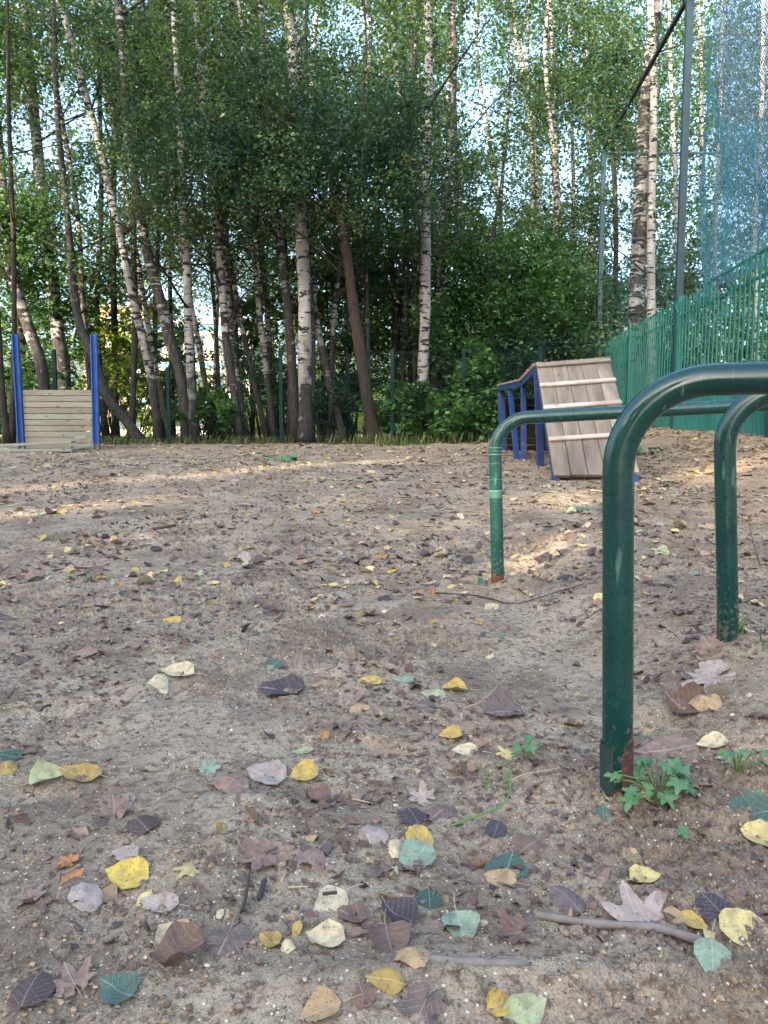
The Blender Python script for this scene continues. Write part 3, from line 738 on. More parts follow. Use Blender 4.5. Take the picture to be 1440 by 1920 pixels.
# thinner trees deep in the wood
far_labels = {}
for i in range(34):
    rng = np.random.default_rng(5000 + i)
    x0 = rng.uniform(-20, 1440); Y = rng.uniform(21, 34)
    slim = i < 18
    if slim: x0 = 170 + i * 41 + rng.uniform(-14, 14); Y = rng.uniform(17.6, 21.5)
    if 1150 < x0 < 1260: x0 -= 180
    lean = rng.normal() * 30 - 25 * (x0 < 600)
    px = [(x0, 825), (x0 + lean * .3 + rng.normal() * 6, 600), (x0 + lean * .6 + rng.normal() * 6, 380), (x0 + lean + rng.normal() * 8, 120), (x0 + lean * 1.1, -20)]
    land = [(60,'bent mottled birch'),(130,'stout birch behind the barrier'),(215,'dark trunk leaning from the barrier'),(275,'slim ringed birch'),(340,'whitest birch trunk'),(420,'fissured birch'),(480,'slender dark trunk'),(540,'dark barked birch'),(600,'broad black and white birch'),(700,'leaning dark brown tree'),(800,'birch with bold bands'),(920,'bushy dark green maple'),(1020,'sunlit birch leaning left'),(1110,'corner of the net frame'),(1210,'clean white birch'),(1330,'sagging turquoise netting'),(1440,'near fence post')]
    lm = min(land, key=lambda q: abs(q[0] - x0)); dk = rng.uniform(.5, 1.0) if slim else rng.uniform(.1, .7)
    lab = ('pale' if dk < .15 else 'grey' if dk < .38 else 'blackish') + (' thin' if Y < 26 else ' very thin distant') + (' trunk' if i % 2 else ' birch') + (' a little left of the ' if x0 < lm[0] - 12 else ' a little right of the ' if x0 > lm[0] + 12 else ' straight behind the ') + lm[1]
    if lab in far_labels: lab += ', the farther of two' if Y > far_labels[lab] else ', the nearer of two'
    far_labels[lab] = Y
    tree('birch_tree', lab, 'tree', px, rng.uniform(7, 12), rng.uniform(5, 8), Y, 1, dk,
         group='thin trunks deep in the wood', seed=400 + i, pal=PAL_BIRCH, n_cl=22 if slim else 90, size=0.11, spread=2.3, top=17, z0=5.6 if slim else 5.0 if x0 < 600 else 2.4, leaves=120, branches=4, side=8)

def far_wood():
    rng = np.random.default_rng(77)
    C = np.stack([rng.uniform(-30, 30, 14000), rng.uniform(33, 52, 14000), rng.uniform(0.8, 24, 14000)], 1)
    C = C[keep(C, rng, 0.9, 0.30)]
    fpx, fpy = proj(C); C = C[~((fpx < 570) & (fpy > 540) & (rng.uniform(size=len(C)) < .72))]
    C = C[np.argsort(C[:, 2])]; lo = int((C[:, 2] < 7).sum()); cnt = rng.integers(16, 42, len(C)); rd = rng.uniform(0.8, 1.7, len(C))
    La, ca = clumps_to_leaves(C[:lo], rd[:lo], cnt[:lo], 0.2, PAL_LIT, rng); Lb, cb = clumps_to_leaves(C[lo:], rd[lo:], cnt[lo:], 0.2, PAL_BIRCH, rng)  # low clumps coloured as if sunlit
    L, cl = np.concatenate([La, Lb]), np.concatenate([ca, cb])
    me = leaf_mesh('far_wood', leaf_quads(L, 0.25, rng), cl, True, M_LIT_LEAF)
    kind(link('far_wood', me), 'stuff')
far_wood()

def wood_behind():
    """The wood that stands behind the photographer, towards the low sun: unseen leaf cards, shaped to shade the clearing, gaps cut for the sun streaks."""
    rng = np.random.default_rng(5)
    h = Vector((SUN_H[0], SUN_H[1], 0)); side = Vector((h.y, -h.x, 0))     # towards the sun; across
    D = 36.0
    te = math.tan(SUN_EL)
    def slab(P):
        k = D - (P[0] * h.x + P[1] * h.y)
        return P[0] * side.x + P[1] * side.y, P[2] + k * te
    streaks = [[(-40, 928), (200, 905), 0.10], [(200, 905), (400, 888), 0.13], [(400, 888), (560, 873), 0.16], [(560, 873), (740, 863), 0.15],
               [(-40, 975), (130, 955), 0.18], [(130, 955), (290, 942), 0.12], [(790, 1010), (960, 962), 0.10], [(960, 962), (1090, 932), 0.10],
               [(940, 1085), (965, 1078), 0.07], [(1010, 1020), (1090, 1000), 0.07], [(1230, 900), (1420, 870), 0.10]]
    segs = []
    for a, b, wd in streaks:
        A, B = slab(hit(*a)), slab(hit(*b)); segs.append((np.array(A), np.array(B), wd))
    for (px, py, Y, r) in [(840, 700, 16.9, 0.25), (880, 680, 17.6, .25), (225, 640, 20.5, 2.7), (250, 720, 21.5, 2.5), (320, 600, 21.5, 1.6), (120, 640, 20, 1.2), (480, 650, 21.5, 1.2), (520, 570, 22, 1.3), (850, 600, 20, .5), (230, 680, 28.5, 3.0), (320, 750, 30, 3.0), (470, 770, 30, 3.0), (230, 680, 40, 4.0), (330, 700, 40, 4.0), (480, 720, 42, 4.0), (400, 640, 45, 4.0), (530, 600, 38, 3.0), (640, 60, 30, 1.6), (1000, 250, 27, .8), (1100, 250, 28, .8)]:
        A = np.array(slab(at(px, py, Y))); segs.append((A, A + 1e-3, r))  # further gaps, cut to throw sun on chosen bushes and trunks
    N = 76000
    u = rng.uniform(-16, 40, N); v = rng.uniform(0.2, 33, N); d = rng.uniform(-2.5, 2.5, N)
    topv = 29.0 + 3.5 * vnoise(u * 0.35, u * 0 + 3, 4) * 2
    ok = v < topv
    P2 = np.stack([u, v], 1)
    v_at = v                                          # gap test where the card's own ray passes the slab
    for A, B, wd in segs:
        ab = B - A; t = np.clip(((np.stack([u, v - d * 0 + (-d) * te], 1) - A) @ ab) / max(ab @ ab, 1e-9), 0, 1)
        q = A + t[:, None] * ab
        ok &= (np.hypot(u - q[:, 0], v - d * te - q[:, 1]) > wd * .8 + 0.20) | (rng.uniform(size=N) < 0.08)
    u, v, d = u[ok], v[ok], d[ok]
    C = np.stack([side.x * u + h.x * (D + d), side.y * u + h.y * (D + d), v], 1)
    V = leaf_quads(C, 0.70, rng, 0.0, 0.95)
    me = leaf_mesh('wood_behind', V, pal_pick(PAL_DARK, len(C), rng))
    o = kind(link('wood_behind', me), 'stuff')
wood_behind()

# grass and weeds along the foot of the fence
def grass_strip():
    rng = np.random.default_rng(21); N = 8000
    x = rng.uniform(-9, 5.0, N); y = 15.5 + np.abs(rng.normal(size=N)) * 1.6 + vnoise(x * 0.9, x * 0, 3) * 1.6
    k = vnoise(x * 1.1, y * 1.1, 8) + .6 * vnoise(x * 3, y * 3, 18) > 0.05; x, y = x[k], y[k]; N = len(x)
    z = ground(x, y, False); hgt = rng.uniform(0.05, 0.30, N) ** 1.2 * (0.6 + 0.8 * (vnoise(x * .8, y * .8, 12) + .5))
    a = rng.uniform(0, 6.283, N); ln = rng.uniform(0.1, 0.55, N) * hgt; wd = 0.006 + rng.uniform(0, .006, N)
    V = np.zeros((N, 4, 3)); dx, dy = np.cos(a), np.sin(a)
    V[:, 0] = np.stack([x - dy * wd, y + dx * wd, z], 1); V[:, 1] = np.stack([x + dy * wd, y - dx * wd, z], 1)
    V[:, 2] = np.stack([x + dx * ln + dy * wd * .5, y + dy * ln - dx * wd * .5, z + hgt], 1); V[:, 3] = np.stack([x + dx * ln * .5 - dy * wd, y + dy * ln * .5 + dx * wd, z + hgt * .62], 1)
    pal = np.array([(0.07, 0.11, 0.03), (0.10, 0.13, 0.035), (0.19, 0.17, 0.07), (0.05, 0.08, 0.025)])
    me = mesh_np('grass', V.reshape(-1, 3), np.arange(N * 4), np.full(N, 4), cols=np.repeat(pal_pick(pal, N, rng), 4, 0)); me.materials.append(M_GRASS)
    kind(link('grass', me), 'stuff')
grass_strip()

# ------------------------------------------------------------------ picket fence, tall net, mesh fence
def fx(Y): return 4.93 + 0.076 * (Y - 9.9)
FTOP = 3.07
pf = thing('picket_fence', 'tall green metal picket fence running along the court beside the dog ramp', 'fence', (fx(9.9), 9.9, gz(fx(9.9), 9.9)))
dirv = Vector((0.076, 1, 0)).normalized(); nrmv = Vector((1, -0.076, 0)).normalized()
def fpt(Y, z): return Vector((fx(Y), Y, z))
FP = [6.4, 9.75, 13.9, 17.5, 21.0]
for Y in FP:
    b = gz0(fx(Y), Y)
    beam('post', pf, fpt(Y, b - 0.1), fpt(Y, FTOP + 0.05), 0.10, 0.10, M_GREENF, dirv)
for a, b_ in zip(FP[:-1], FP[1:]):
    for zz, nm in ((0.30, 'rail'), (FTOP - 0.28 - 0.68, 'rail')):
        za = gz0(fx(a), a) + zz if zz < 1 else zz; zb = gz0(fx(b_), b_) + zz if zz < 1 else zz
        if zz > 1: za = zb = FTOP - 0.30
        beam('rail', pf, fpt(a + 0.052, za), fpt(b_ - 0.052, zb), 0.04, 0.04, M_GREENF, (0, 0, 1))
    if a > 13: beam('rail', pf, fpt(a + 0.052, FTOP - 0.02), fpt(b_ - 0.052, FTOP - 0.02), 0.025, 0.03, M_GREENF)
    elif a < 10: beam('rail', pf, fpt(a + 0.052, FTOP + 0.03), fpt(b_ - 1.4, FTOP + 0.02), 0.03, 0.03, M_GREENF)
rp = random.Random(4)
y = FP[0] + 0.17; k = 0
while y < FP[-1] - 0.06:
    if min(abs(y - q) for q in FP) > 0.09:
        b = gz0(fx(y), y)
        off = nrmv * -0.036
        long_ = k % 2 == 0 or y > 15
        topz = (FTOP - (0.0 if y > 11.4 else -0.02) - rp.uniform(0, 0.03)) if long_ else b + rp.uniform(0.80, 1.0)
        if long_ and 11.2 < y < 12.2: topz -= rp.uniform(0.1, 0.35)
        lean = Vector((0, rp.uniform(-.004, .004), 0))
        beam('picket', pf, fpt(y, b + 0.03) + off, fpt(y, round(topz, 2)) + off + lean, 0.050, 0.016, M_GREENF, nrmv, 0)
    y += 0.086 if y < 15 else 0.15; k += 1
NTOP = 8.15
nf = thing('ball_stop_net', 'tall dark posts with sagging turquoise netting above the picket fence', 'net', (fx(13.3), 13.3, gz(fx(13.3), 13.3)))
npo = dirv * 0.13
for Y in (21.0, 13.9, 9.75, 6.4):
    b = gz0(fx(Y), Y)
    beam('post', nf, fpt(Y, b - 0.1) + npo, fpt(Y, NTOP if Y > 20 else NTOP + 1.2) + npo, 0.115, 0.115, M_TALL, dirv)
beam('top_rail', nf, fpt(6.0, NTOP + .05) + npo, fpt(21.0, NTOP + 0.05) + npo, 0.07, 0.07, M_BLACK)
ec = fpt(21.0, NTOP - 0.08) + npo
beam('end_rail', nf, ec + Vector((.06, 0, 0)), ec + Vector((8.2, 0, 0)), 0.05, 0.05, M_TALL)
beam('post', nf, ec + Vector((8.2, 0, -7.4)), ec + Vector((8.2, 0, .1)), 0.115, 0.115, M_TALL, dirv)
def netting(name, f, nu, nv, step, rad, mat, label=None, wob=0.0, seed=0, vertical=False):
    """Cords of a knotted net over the surface f(u, v), u and v in 0..1."""
    rng = random.Random(seed); V, Fc = [], []
    def cord(pts):
        n = len(V)
        for p in pts:
            p = p + Vector((rng.gauss(0, wob), rng.gauss(0, wob), rng.gauss(0, wob)))
            V.extend([(p.x, p.y - rad, p.z - rad * .6), (p.x, p.y + rad, p.z - rad * .6), (p.x + rad, p.y, p.z + rad)])
        for i in range(len(pts) - 1):
            for k in range(3):
                a, b = n + i * 3 + k, n + i * 3 + (k + 1) % 3
                Fc.append([a, b, b + 3, a + 3])
    if vertical:
        for i in range(nu): cord([f(i / (nu - 1), j / 8) for j in range(9)])
        for j in range(nv): cord([f(i / 12, j / (nv - 1)) for i in range(13)])
    else:
        for s in (1, -1):
            for c in range(-nv, nu + 1):
                pts = []
                for j in range(0, nv + 1, step):
                    i = c + j if s > 0 else c + nv - j
                    if 0 <= i <= nu: pts.append(f(i / nu, j / nv))
                if len(pts) > 1: cord(pts)
    me = bpy.data.meshes.new('netting'); me.from_pydata([tuple(v) for v in V], [], Fc); me.update()
    M0 = WM[nf]; me.transform(M0.inverted())
    o = kind(link('netting', me, nf, M0, mat), 'stuff')
    return o
def sag_top(u):      # u = 0 at the post (13.3) .. 1 at 6.3: upper edge that has torn loose and hangs
    return 5.05 + 2.75 * math.exp(-u * 9.5) + 0.35 * max(0, u - 0.45) ** 2
def f_turq(u, v):
    uu = u ** 1.25
    Y = 13.92 - uu * 6.9; bot = 3.0 - 0.15 * math.sin(u * 20) * (u < .4)
    z = bot + (sag_top(uu) - bot) * v
    p = fpt(Y - .1, z) + nrmv * (0.24 + 0.14 * math.sin(u * 31 + v * 3) * (1 - v * .6) * math.exp(-u * 2) + 0.05 * math.sin(v * 9 + u * 11))
    return p
netting('n', f_turq, 150, 60, 2, 0.0028, M_NET, seed=1, wob=0.006)
def f_bunch(u, v):   # the slack gathered against the post
    z = 3.0 + 4.7 * v; wdt = 0.10 + 0.75 * (1 - v) ** 1.6 * (0.35 + 0.65 * v) + 0.12
    return fpt(13.8 - u * wdt * 0.9, z - 0.25 * u * (1 - v)) + nrmv * (0.22 + 0.05 * math.sin(u * 9 + v * 14))
netting('n', f_bunch, 8, 40, 1, 0.0010, M_NET, seed=2, wob=0.014)
def f_grey(u, v):    # inner layer, still hung from the rail
    Y = 13.8 - u * 7.3
    return fpt(Y, 3.1 + (NTOP - 3.1) * v) + nrmv * (0.34 + 0.12 * math.sin(u * 6 + v * 4) * math.sin(v * 3.1))
netting('n', f_grey, 130, 92, 3, 0.0050, M_NETG, seed=3, wob=0.004)
netting('n', lambda u, v: ec + Vector((0.1 + u * 8, 0.03, -5.0 + 4.95 * v)), 66, 34, 2, 0.0022, M_NETG, seed=4, vertical=True)
def f_back(u, v): return fpt(20.9 - u * 6.8, 3.0 + 2.3 * v * (1 - .4 * math.sin(u * 3.1))) + nrmv * 0.08
netting('n', f_back, 34, 10, 1, 0.0012, M_NET, seed=5, wob=0.006)
# loose ends snagged on the pickets
ragb = MB()
for i in range(20):
    Y = rp.uniform(10.6, 13.9); z = FTOP - 0.25 + rp.gauss(0, .12); p = fpt(Y, z) - nrmv * 0.05
    pts = [p]
    for _ in range(7): pts.append(pts[-1] + Vector((rp.gauss(0, .03), rp.gauss(0, .10), rp.gauss(-.03, .08))))
    ragb.tube([q - Vector(nf.location) for q in pts], 0.004, 3)
kind(link('torn_cords', ragb.mesh('torn_cords'), nf, WM[nf], M_NET), 'stuff')

def mesh_fence():
    Y = 16.0
    b0 = at(528, 825, Y)
    t = thing('mesh_fence', 'low dark green wire mesh fence along the edge of the wood', 'fence', (b0.x, Y, gz(b0.x, Y)))
    xs = [at(p, 825, Y).x for p in (-90, 108, 318, 528, 735, 868, 1010)]
    for i, x in enumerate(xs):
        b = gz0(x, Y); beam('post', t, (x, Y, b - 0.1), (x, Y, b + (1.55 if i == 2 else 1.92)), 0.075, 0.06, M_MESHF, (0, 1, 0))
    for a, c in zip(xs[:-1], xs[1:]):
        mb = MB(); b = gz0((a + c) / 2, Y); o = Vector((a, Y, b))
        for k in range(10): mb.box(Matrix.Translation(((a + c) / 2, Y, b + 0.08 + k * 0.195)), c - a - 0.08, 0.005, 0.005)
        for x in np.arange(a + 0.07, c - 0.05, 0.05): mb.box(Matrix.Translation((x, Y + 0.005, b + 0.95)), 0.0035, 0.0035, 1.78)
        me = mb.mesh('wire_panel'); me.transform(Matrix.Translation(-o))
        kind(link('wire_panel', me, t, Matrix.Translation(o), M_MESHF), 'stuff')
    # gate frame next to the court corner
    Yg = 19.2
    g0 = at(1018, 640, Yg); g1 = at(1117, 640, Yg); b = gz0(g0.x, Yg)
    gt = thing('metal_gate', 'dark green gate frame behind the dog ramp, joined to the court corner', 'gate', (g0.x, Yg, b))
    beam('gate_post', gt, (g0.x, Yg, b), (g0.x, Yg, g0.z), 0.13, 0.09, M_MESHF, (0, 1, 0)); beam('gate_post', gt, (g1.x, Yg, b), (g1.x, Yg, g1.z), 0.08, 0.08, M_MESHF, (0, 1, 0))
    beam('cross_rail', gt, (g0.x + .066, Yg, g0.z - .03), (g1.x - .041, Yg, g1.z - .03), 0.05, 0.05, M_MESHF)
    beam('cross_rail', gt, (g0.x + .066, Yg, g0.z - .16), (g1.x - .041, Yg, g1.z - .16), 0.05, 0.04, M_MESHF)
    mb = MB()
    for x in np.arange(g0.x + .1, g1.x - .05, 0.06): mb.box(Matrix.Translation((x - g0.x, 0, (g0.z - .2 - b) / 2)), .004, .004, g0.z - .2 - b)
    for k in range(12): mb.box(Matrix.Translation(((g1.x - g0.x) / 2, 0.005, 0.1 + k * .19)), g1.x - g0.x - .1, .005, .005)
    kind(link('wire_panel', mb.mesh('wire_panel'), gt, WM[gt], M_MESHF), 'stuff')
mesh_fence()

# ------------------------------------------------------------------ parked cars beyond the wood
M_CARB = simple('blue_car_paint', (0.02, 0.10, 0.38), 0.25, 0.2, 0.1); M_CARD = simple('navy_car_paint', (0.02, 0.04, 0.12), 0.25, 0.2, 0.1)
M_TYRE = simple('tyre_rubber', (0.02, 0.02, 0.02), 0.8); M_RIM = simple('rim_metal', (0.35, 0.35, 0.36), 0.35, 0.8)
mh, th_, ph = newmat('headlight_glass'); ph.inputs['Base Color'].default_value = (0.7, 0.72, 0.75, 1); ph.inputs['Roughness'].default_value = 0.1
def car(label, x, Y, paint):
    z = gz(x, Y); t = thing('parked_car', label, 'car', (x, Y, z), 'cars parked beyond the wood')
    prof = [(-2.15, .35), (-2.2, .70), (-2.05, .88), (-1.25, .95), (-.65, 1.40), (.75, 1.45), (1.45, .98), (2.1, .90), (2.2, .55), (2.1, .33)]
    bm = bmesh.new(); rings = []
    for yy, ins in ((-.85, .04), (-.78, 0), (.78, 0), (.85, .04)):
        rings.append([bm.verts.new((px_ * (1 - ins), yy * (1 if pz < 1 else .82), .33 + (pz - .33) * (1 - ins))) for px_, pz in prof])
    n = len(prof)
    for a, b in zip(rings[:-1], rings[1:]):
        for k in range(n): bm.faces.new((a[k], a[(k + 1) % n], b[(k + 1) % n], b[k]))
    bm.faces.new(rings[0][::-1]); bm.faces.new(rings[-1])
    bmesh.ops.recalc_face_normals(bm, faces=bm.faces)
    me = bpy.data.meshes.new('body'); bm.to_mesh(me); bm.free()
    T0 = Matrix.Translation((x, Y, z)); link('body', me, t, T0, paint)
    for x0, x1 in ((-.62, .02), (.10, .78)):
        mb = MB(); n0 = 0
        P = [(-1.0 if x0 < -.5 else x0, 0.99), (x1 if x0 < 0 else 1.22, 0.99), (x1, 1.34), (x0 if x0 > 0 else -.58, 1.34)]
        for yy in (-.845, -.83): mb.v += [Vector((a, yy if b < 1.1 else yy + .12, b)) for a, b in P]
        mb.f += [[0, 1, 2, 3], [7, 6, 5, 4], [0, 4, 5, 1], [1, 5, 6, 2], [2, 6, 7, 3], [3, 7, 4, 0]]
        link('side_window', mb.mesh('side_window'), t, T0, M_GLASS)
    wm = MB(); wm.tube([(0, -.1, 0), (0, -.09, 0), (0, .09, 0), (0, .1, 0)], [.24, .31, .31, .24], 18); wme = wm.mesh('wheel'); wme.materials.append(M_TYRE)
    rm = MB(); rm.tube([(0, -.112, 0), (0, -.09, 0)], [.17, .2], 14); rme = rm.mesh('rim'); rme.materials.append(M_RIM)
    for wx in (-1.35, 1.35):
        for wy in (-.76, .76):
            W = link('wheel', wme, t, Matrix.Translation((x + wx, Y + wy, z + .31))); link('rim', rme, W, WM[W])
    for s in (-.6, .6): link('headlight', box_mesh(.06, .34, .14, mh, .02), t, Matrix.Translation((x - 2.16, Y + s, z + .70)))
car('bright blue car glimpsed between the trunks beyond the wood', -7.6, 44, M_CARB)
car('dark blue car glimpsed low between the trunks beyond the wood', -9.8, 60, M_CARD)

# ------------------------------------------------------------------ wooden jump barrier with blue posts
def barrier():
    Y = 13.8
    l0, l1 = at(42, 838, Y), at(30, 628, Y); r0, r1 = at(182, 845, Y), at(177, 627, Y)
    t = thing('jump_barrier', 'low wall of horizontal boards held between two tall blue posts', 'barrier', (l0.x + .7, Y, gz(l0.x + .7, Y)))
    for a, b in ((l0, l1), (r0, r1)):
        a = a.copy(); a.z = gz0(a.x, Y) - 0.12
        p = beam('post', t, a, b, 0.115, 0.035, M_BLUEPOST, (0, 1, 0))
        for s in (-1, 1):         # channel flanges
            o = Vector((s * 0.046, -0.0405, 0)); beam('post_flange', p, a + o, b + o, 0.022, 0.045, M_BLUEPOST, (0, 1, 0))
    top = at(100, 731, Y).z; z = gz0(-5.9, Y) + 0.02; n = 10; hb = (top - z) / n
    for k in range(n):
        zz = z + hb * (k + .5); f = (zz - l0.z) / (l1.z - l0.z)
        xa = l0.x + (l1.x - l0.x) * f + .062; xb = r0.x + (r1.x - r0.x) * f - .062
        beam('board', t, (xa, Y + rp.uniform(-.006, .006), zz), (xb, Y + rp.uniform(-.006, .006), zz), hb - 0.008, 0.04, M_BARRW, (0, 1, 0), 0.005)
    g = 'loose boards lying in front of the barrier'
    Yp = 13.1
    def bd(lab, pa, pb, ya, yb, dz, wd):
        a, b = at(*pa, ya), at(*pb, yb); a.z = gz0(a.x, ya) + dz[0]; b.z = gz0(b.x, yb) + dz[1]
        M, L = frame(a, b); o = link('loose_board', box_mesh(L, wd, 0.045, M_PILEW, .004), None, M); tag(o, lab, 'board', g)
    bd('long grey green board lying lowest before the barrier', (-60, 845), (140, 845), 12.75, 12.75, (.03, .04), .24)
    bd('grey green board lying aslant on the long board', (-40, 840), (138, 835), 12.98, 13.1, (.09, .15), .24)
    bd('short board end sticking out beside the blue post', (136, 842), (172, 840), 13.1, 13.45, (.05, .07), .13)
    bd('small offcut of board propped on the pile', (140, 833), (162, 831), 13.35, 13.4, (.21, .23), .09)
barrier()

# ------------------------------------------------------------------ dog walk: ramp, platform, blue frame
def dog_walk():
    fl, fr, tl, tr = at(1039, 893, 7.55), at(1199, 883, 7.62), at(1006, 680, 8.85), at(1142, 669, 8.93)
    t = thing('dog_ramp', 'wooden dog ramp of five planks with battens on a blue steel frame', 'ramp', (fl.x + .4, 8.2, gz(fl.x + .4, 8.2)))
    nrm = (tl - fl).cross(fr - fl).normalized()
    if nrm.y > 0: nrm = -nrm
    n = 5
    for k in range(n):
        a = (k + .5) / n; wid = ((fr - fl).length + (tr - tl).length) / 2 / n - 0.007
        j = rp.uniform(-.012, .012)
        p0 = fl.lerp(fr, a) + nrm * (-0.02 + rp.uniform(-.003, .003)); p1 = tl.lerp(tr, a) + nrm * (-0.02 + rp.uniform(-.003, .003))
        p0 = p0 + (p0 - p1).normalized() * j
        beam('plank', t, p0, p1, wid, 0.038, M_RAMPW, nrm, 0.004)
    for f, wd, m in ((0.045, .06, M_BATTEN), (0.285, .055, M_BATTEN), (0.56, .055, M_BATTEN), (0.765, .055, M_BATTEN), (0.955, .05, M_RAMPW)):
        if f < .1: continue
        a, b = fl.lerp(tl, f), fr.lerp(tr, f)
        beam('batten', t, a + nrm * .0165 - (b - a).normalized() * .004, b + nrm * .0165, wd, 0.034, m, nrm, 0.009)
    for a, b in ((fl, tl), (fr, tr)):                    # blue stringers under the planks, ends bare at the sand
        s = (fr - fl).normalized() * (0.035 if a is fl else -0.035)
        q0 = a + s - nrm * .075; d = (b - a).normalized(); q0 = q0 - d * 0.17
        beam('stringer', t, q0, b + s - nrm * .075 - d * .05, 0.055, 0.07, M_BLUE, nrm)
    # first platform, running back from the ramp head
    side = (tr - tl).normalized(); W = (tr - tl).length
    m1 = at(977, 712, 10.5); m2 = at(934, 722, 12.3)
    segs = [(tl + Vector((0, .02, -.01)), m1), (m1, m2)]
    for (a, b) in segs:
        d = (b - a).normalized(); L = (b - a).length; nb = max(3, int(L / .155))
        for k in range(nb):
            c = a.lerp(b, (k + .5) / nb); beam('deck_board', t, c + side * -.02, c + side * (W + .0), L / nb - .008, .032, M_RAMPW, (0, 0, 1), .003)
        for o in (0.02, W - .05):
            beam('side_beam', t, a + side * o + d * .03 + Vector((0, 0, -.055)), b + side * o - d * .03 + Vector((0, 0, -.055)), .045, .07, M_BLUE)
    def leg(top, foot, wd=.07):
        beam('leg', t, foot, top, wd, .05, M_BLUE, (0, 1, 0))
    def fpx(px, py, Y):
        p = at(px, py, Y); p.z = gz0(p.x, Y) - .05; return p
    dn = Vector((0, 0, -.09))
    leg(tl + Vector((.03, .10, -.10)), fpx(1014, 882, 8.95), .08)
    leg(m1 + Vector((.03, -.02, -.095)), fpx(982, 875, 10.0), .07)
    leg(at(953, 727, 11.4) + Vector((.03, 0, -.06)), fpx(970, 868, 10.3), .07)
    leg(m2 + Vector((.04, -.04, -.095)), fpx(945, 830, 12.2), .11)
    for p, px_ in ((tl + side * W, 8.95), (m1 + side * W, 10.5), (m2 + side * W, 12.2)):
        f = p + Vector((-.04, .05, -.10)); leg(f, Vector((f.x, px_, gz0(f.x, px_) - .05)))
    # dark boarding under the far end and the far side; its near-black colour includes the shade
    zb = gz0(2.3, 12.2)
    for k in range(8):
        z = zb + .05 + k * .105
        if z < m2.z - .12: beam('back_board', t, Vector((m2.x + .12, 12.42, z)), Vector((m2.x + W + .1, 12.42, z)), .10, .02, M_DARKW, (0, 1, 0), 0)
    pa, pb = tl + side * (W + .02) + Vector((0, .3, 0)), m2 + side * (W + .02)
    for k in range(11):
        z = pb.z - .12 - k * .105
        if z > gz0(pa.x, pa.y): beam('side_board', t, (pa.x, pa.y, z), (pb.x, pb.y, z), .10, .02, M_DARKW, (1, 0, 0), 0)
dog_walk()

# ------------------------------------------------------------------ the three green bars
def bar(label, P, H, R_, d, lean, mat, L, extra=None):
    base = Vector((P.x, P.y, gz0(P.x, P.y)))
    t = thing('exercise_bar', label, 'exercise bar', tuple(base), 'bent green exercise bars set in the sand')
    rt = 0.0288; d = Vector(d).normalized(); u = Vector(lean + (1,)).normalized()
    top = H - base.z
    pts = [Vector((0, 0, -0.12))]
    up = lambda h: u * h
    h1 = top - R_
    for k in range(1, 9): pts.append(up(h1 * k / 8))
    c0 = up(h1)
    for k in range(1, 15):
        a = math.pi / 2 * k / 14; pts.append(c0 + u * (R_ * math.sin(a)) + d * (R_ * (1 - math.cos(a))))
    e = pts[-1]
    for k in range(1, 9): pts.append(e + d * (L * k / 8))
    e = pts[-1]
    for k in range(1, 15):
        a = math.pi / 2 * k / 14; pts.append(e + d * (R_ * math.sin(a)) - u * (R_ * (1 - math.cos(a))))
    e = pts[-1]
    for k in range(1, 6): pts.append(e - u * (h1 + .1) * k / 5)
    mb = MB(); mb.tube(pts, rt, 32)
    link('tube', mb.mesh('tube', True), t, Matrix.Translation(base), mat)
    return t, base, u
MA = mat_bar('bar_paint_dark', 0.03); MBm = mat_bar('bar_paint_mid', -0.05)
MC = mat_bar('bar_paint_worn', 0.045, 0.30, ((0.600, 0.0016, .8), (0.585, 0.0012, .6), (0.570, 0.0018, .9), (0.53, .001, .6), (0.395, 0.017, .32), (0.41, .0016, .9), (0.46, .001, .5)))
tA, bA, uA = bar('thick dark green bar with a rusty chip at its foot beside the leafy weed', PA, 0.797, 0.165, (.97, -.22, .012), (-.028, 0), MA, 0.95)
tB, bB, uB = bar('dark green bar whose bend tucks under the thicker one', PB, 0.812, 0.15, (.97, -.20, .05), (-.062, 0), MBm, 0.95)
tC, bC, uC = bar('slimmer looking green bar with pale scuff rings and a rusty foot', PC, 0.768, 0.145, (.985, -.10, .052), (-.036, 0), MC, 1.15)
# sleeve of old steel left standing round the foot of the thick bar, and its rust patch
mb = MB(); n = 14
for i in range(n + 1):
    a = R(140) + R(100) * i / n
    for hgt in (-.05, .105 + .003 * math.sin(i * 1.7)):
        for rr_ in (.0305, .0335): mb.v.append(Vector((rr_ * math.cos(a), rr_ * math.sin(a), 0)) + uA * hgt)
for i in range(n):
    o = i * 4; p = o + 4
    mb.f += [[o, p, p + 2, o + 2], [o + 1, o + 3, p + 3, p + 1], [o + 2, p + 2, p + 3, o + 3]]
mb.f += [[0, 2, 3, 1], [n * 4, n * 4 + 1, n * 4 + 3, n * 4 + 2]]
link('foot_sleeve', mb.mesh('foot_sleeve'), tA, Matrix.Translation(bA), simple('old_scaly_paint', (0.014, 0.040, 0.032), 0.75, 0, 0.7, 90))
mr, tr_, pr = newmat('rust_patch'); g = NG(tr_)
g.l(g.ramp(g.noise(g.n('NewGeometry').outputs['Position'], 120, 4), [(0.35, (0.030, 0.012, 0.010)), (0.62, (0.10, 0.035, 0.022)), (0.75, (0.30, 0.22, 0.16))]), pr.inputs['Base Color']); pr.inputs['Roughness'].default_value = 0.9
mb = MB()
for i in range(9):
    a = R(-92) + R(95) * i / 8
    for hgt in (-.05, .135 + .02 * math.sin(i * 2.1) - .012 * abs(i - 4)):
        mb.v.append(Vector((.0294 * math.cos(a), .0294 * math.sin(a), 0)) + uA * hgt)
for i in range(8): mb.f.append([i * 2, i * 2 + 2, i * 2 + 3, i * 2 + 1])
link('rust_patch', mb.mesh('rust_patch', True), tA, Matrix.Translation(bA), mr)

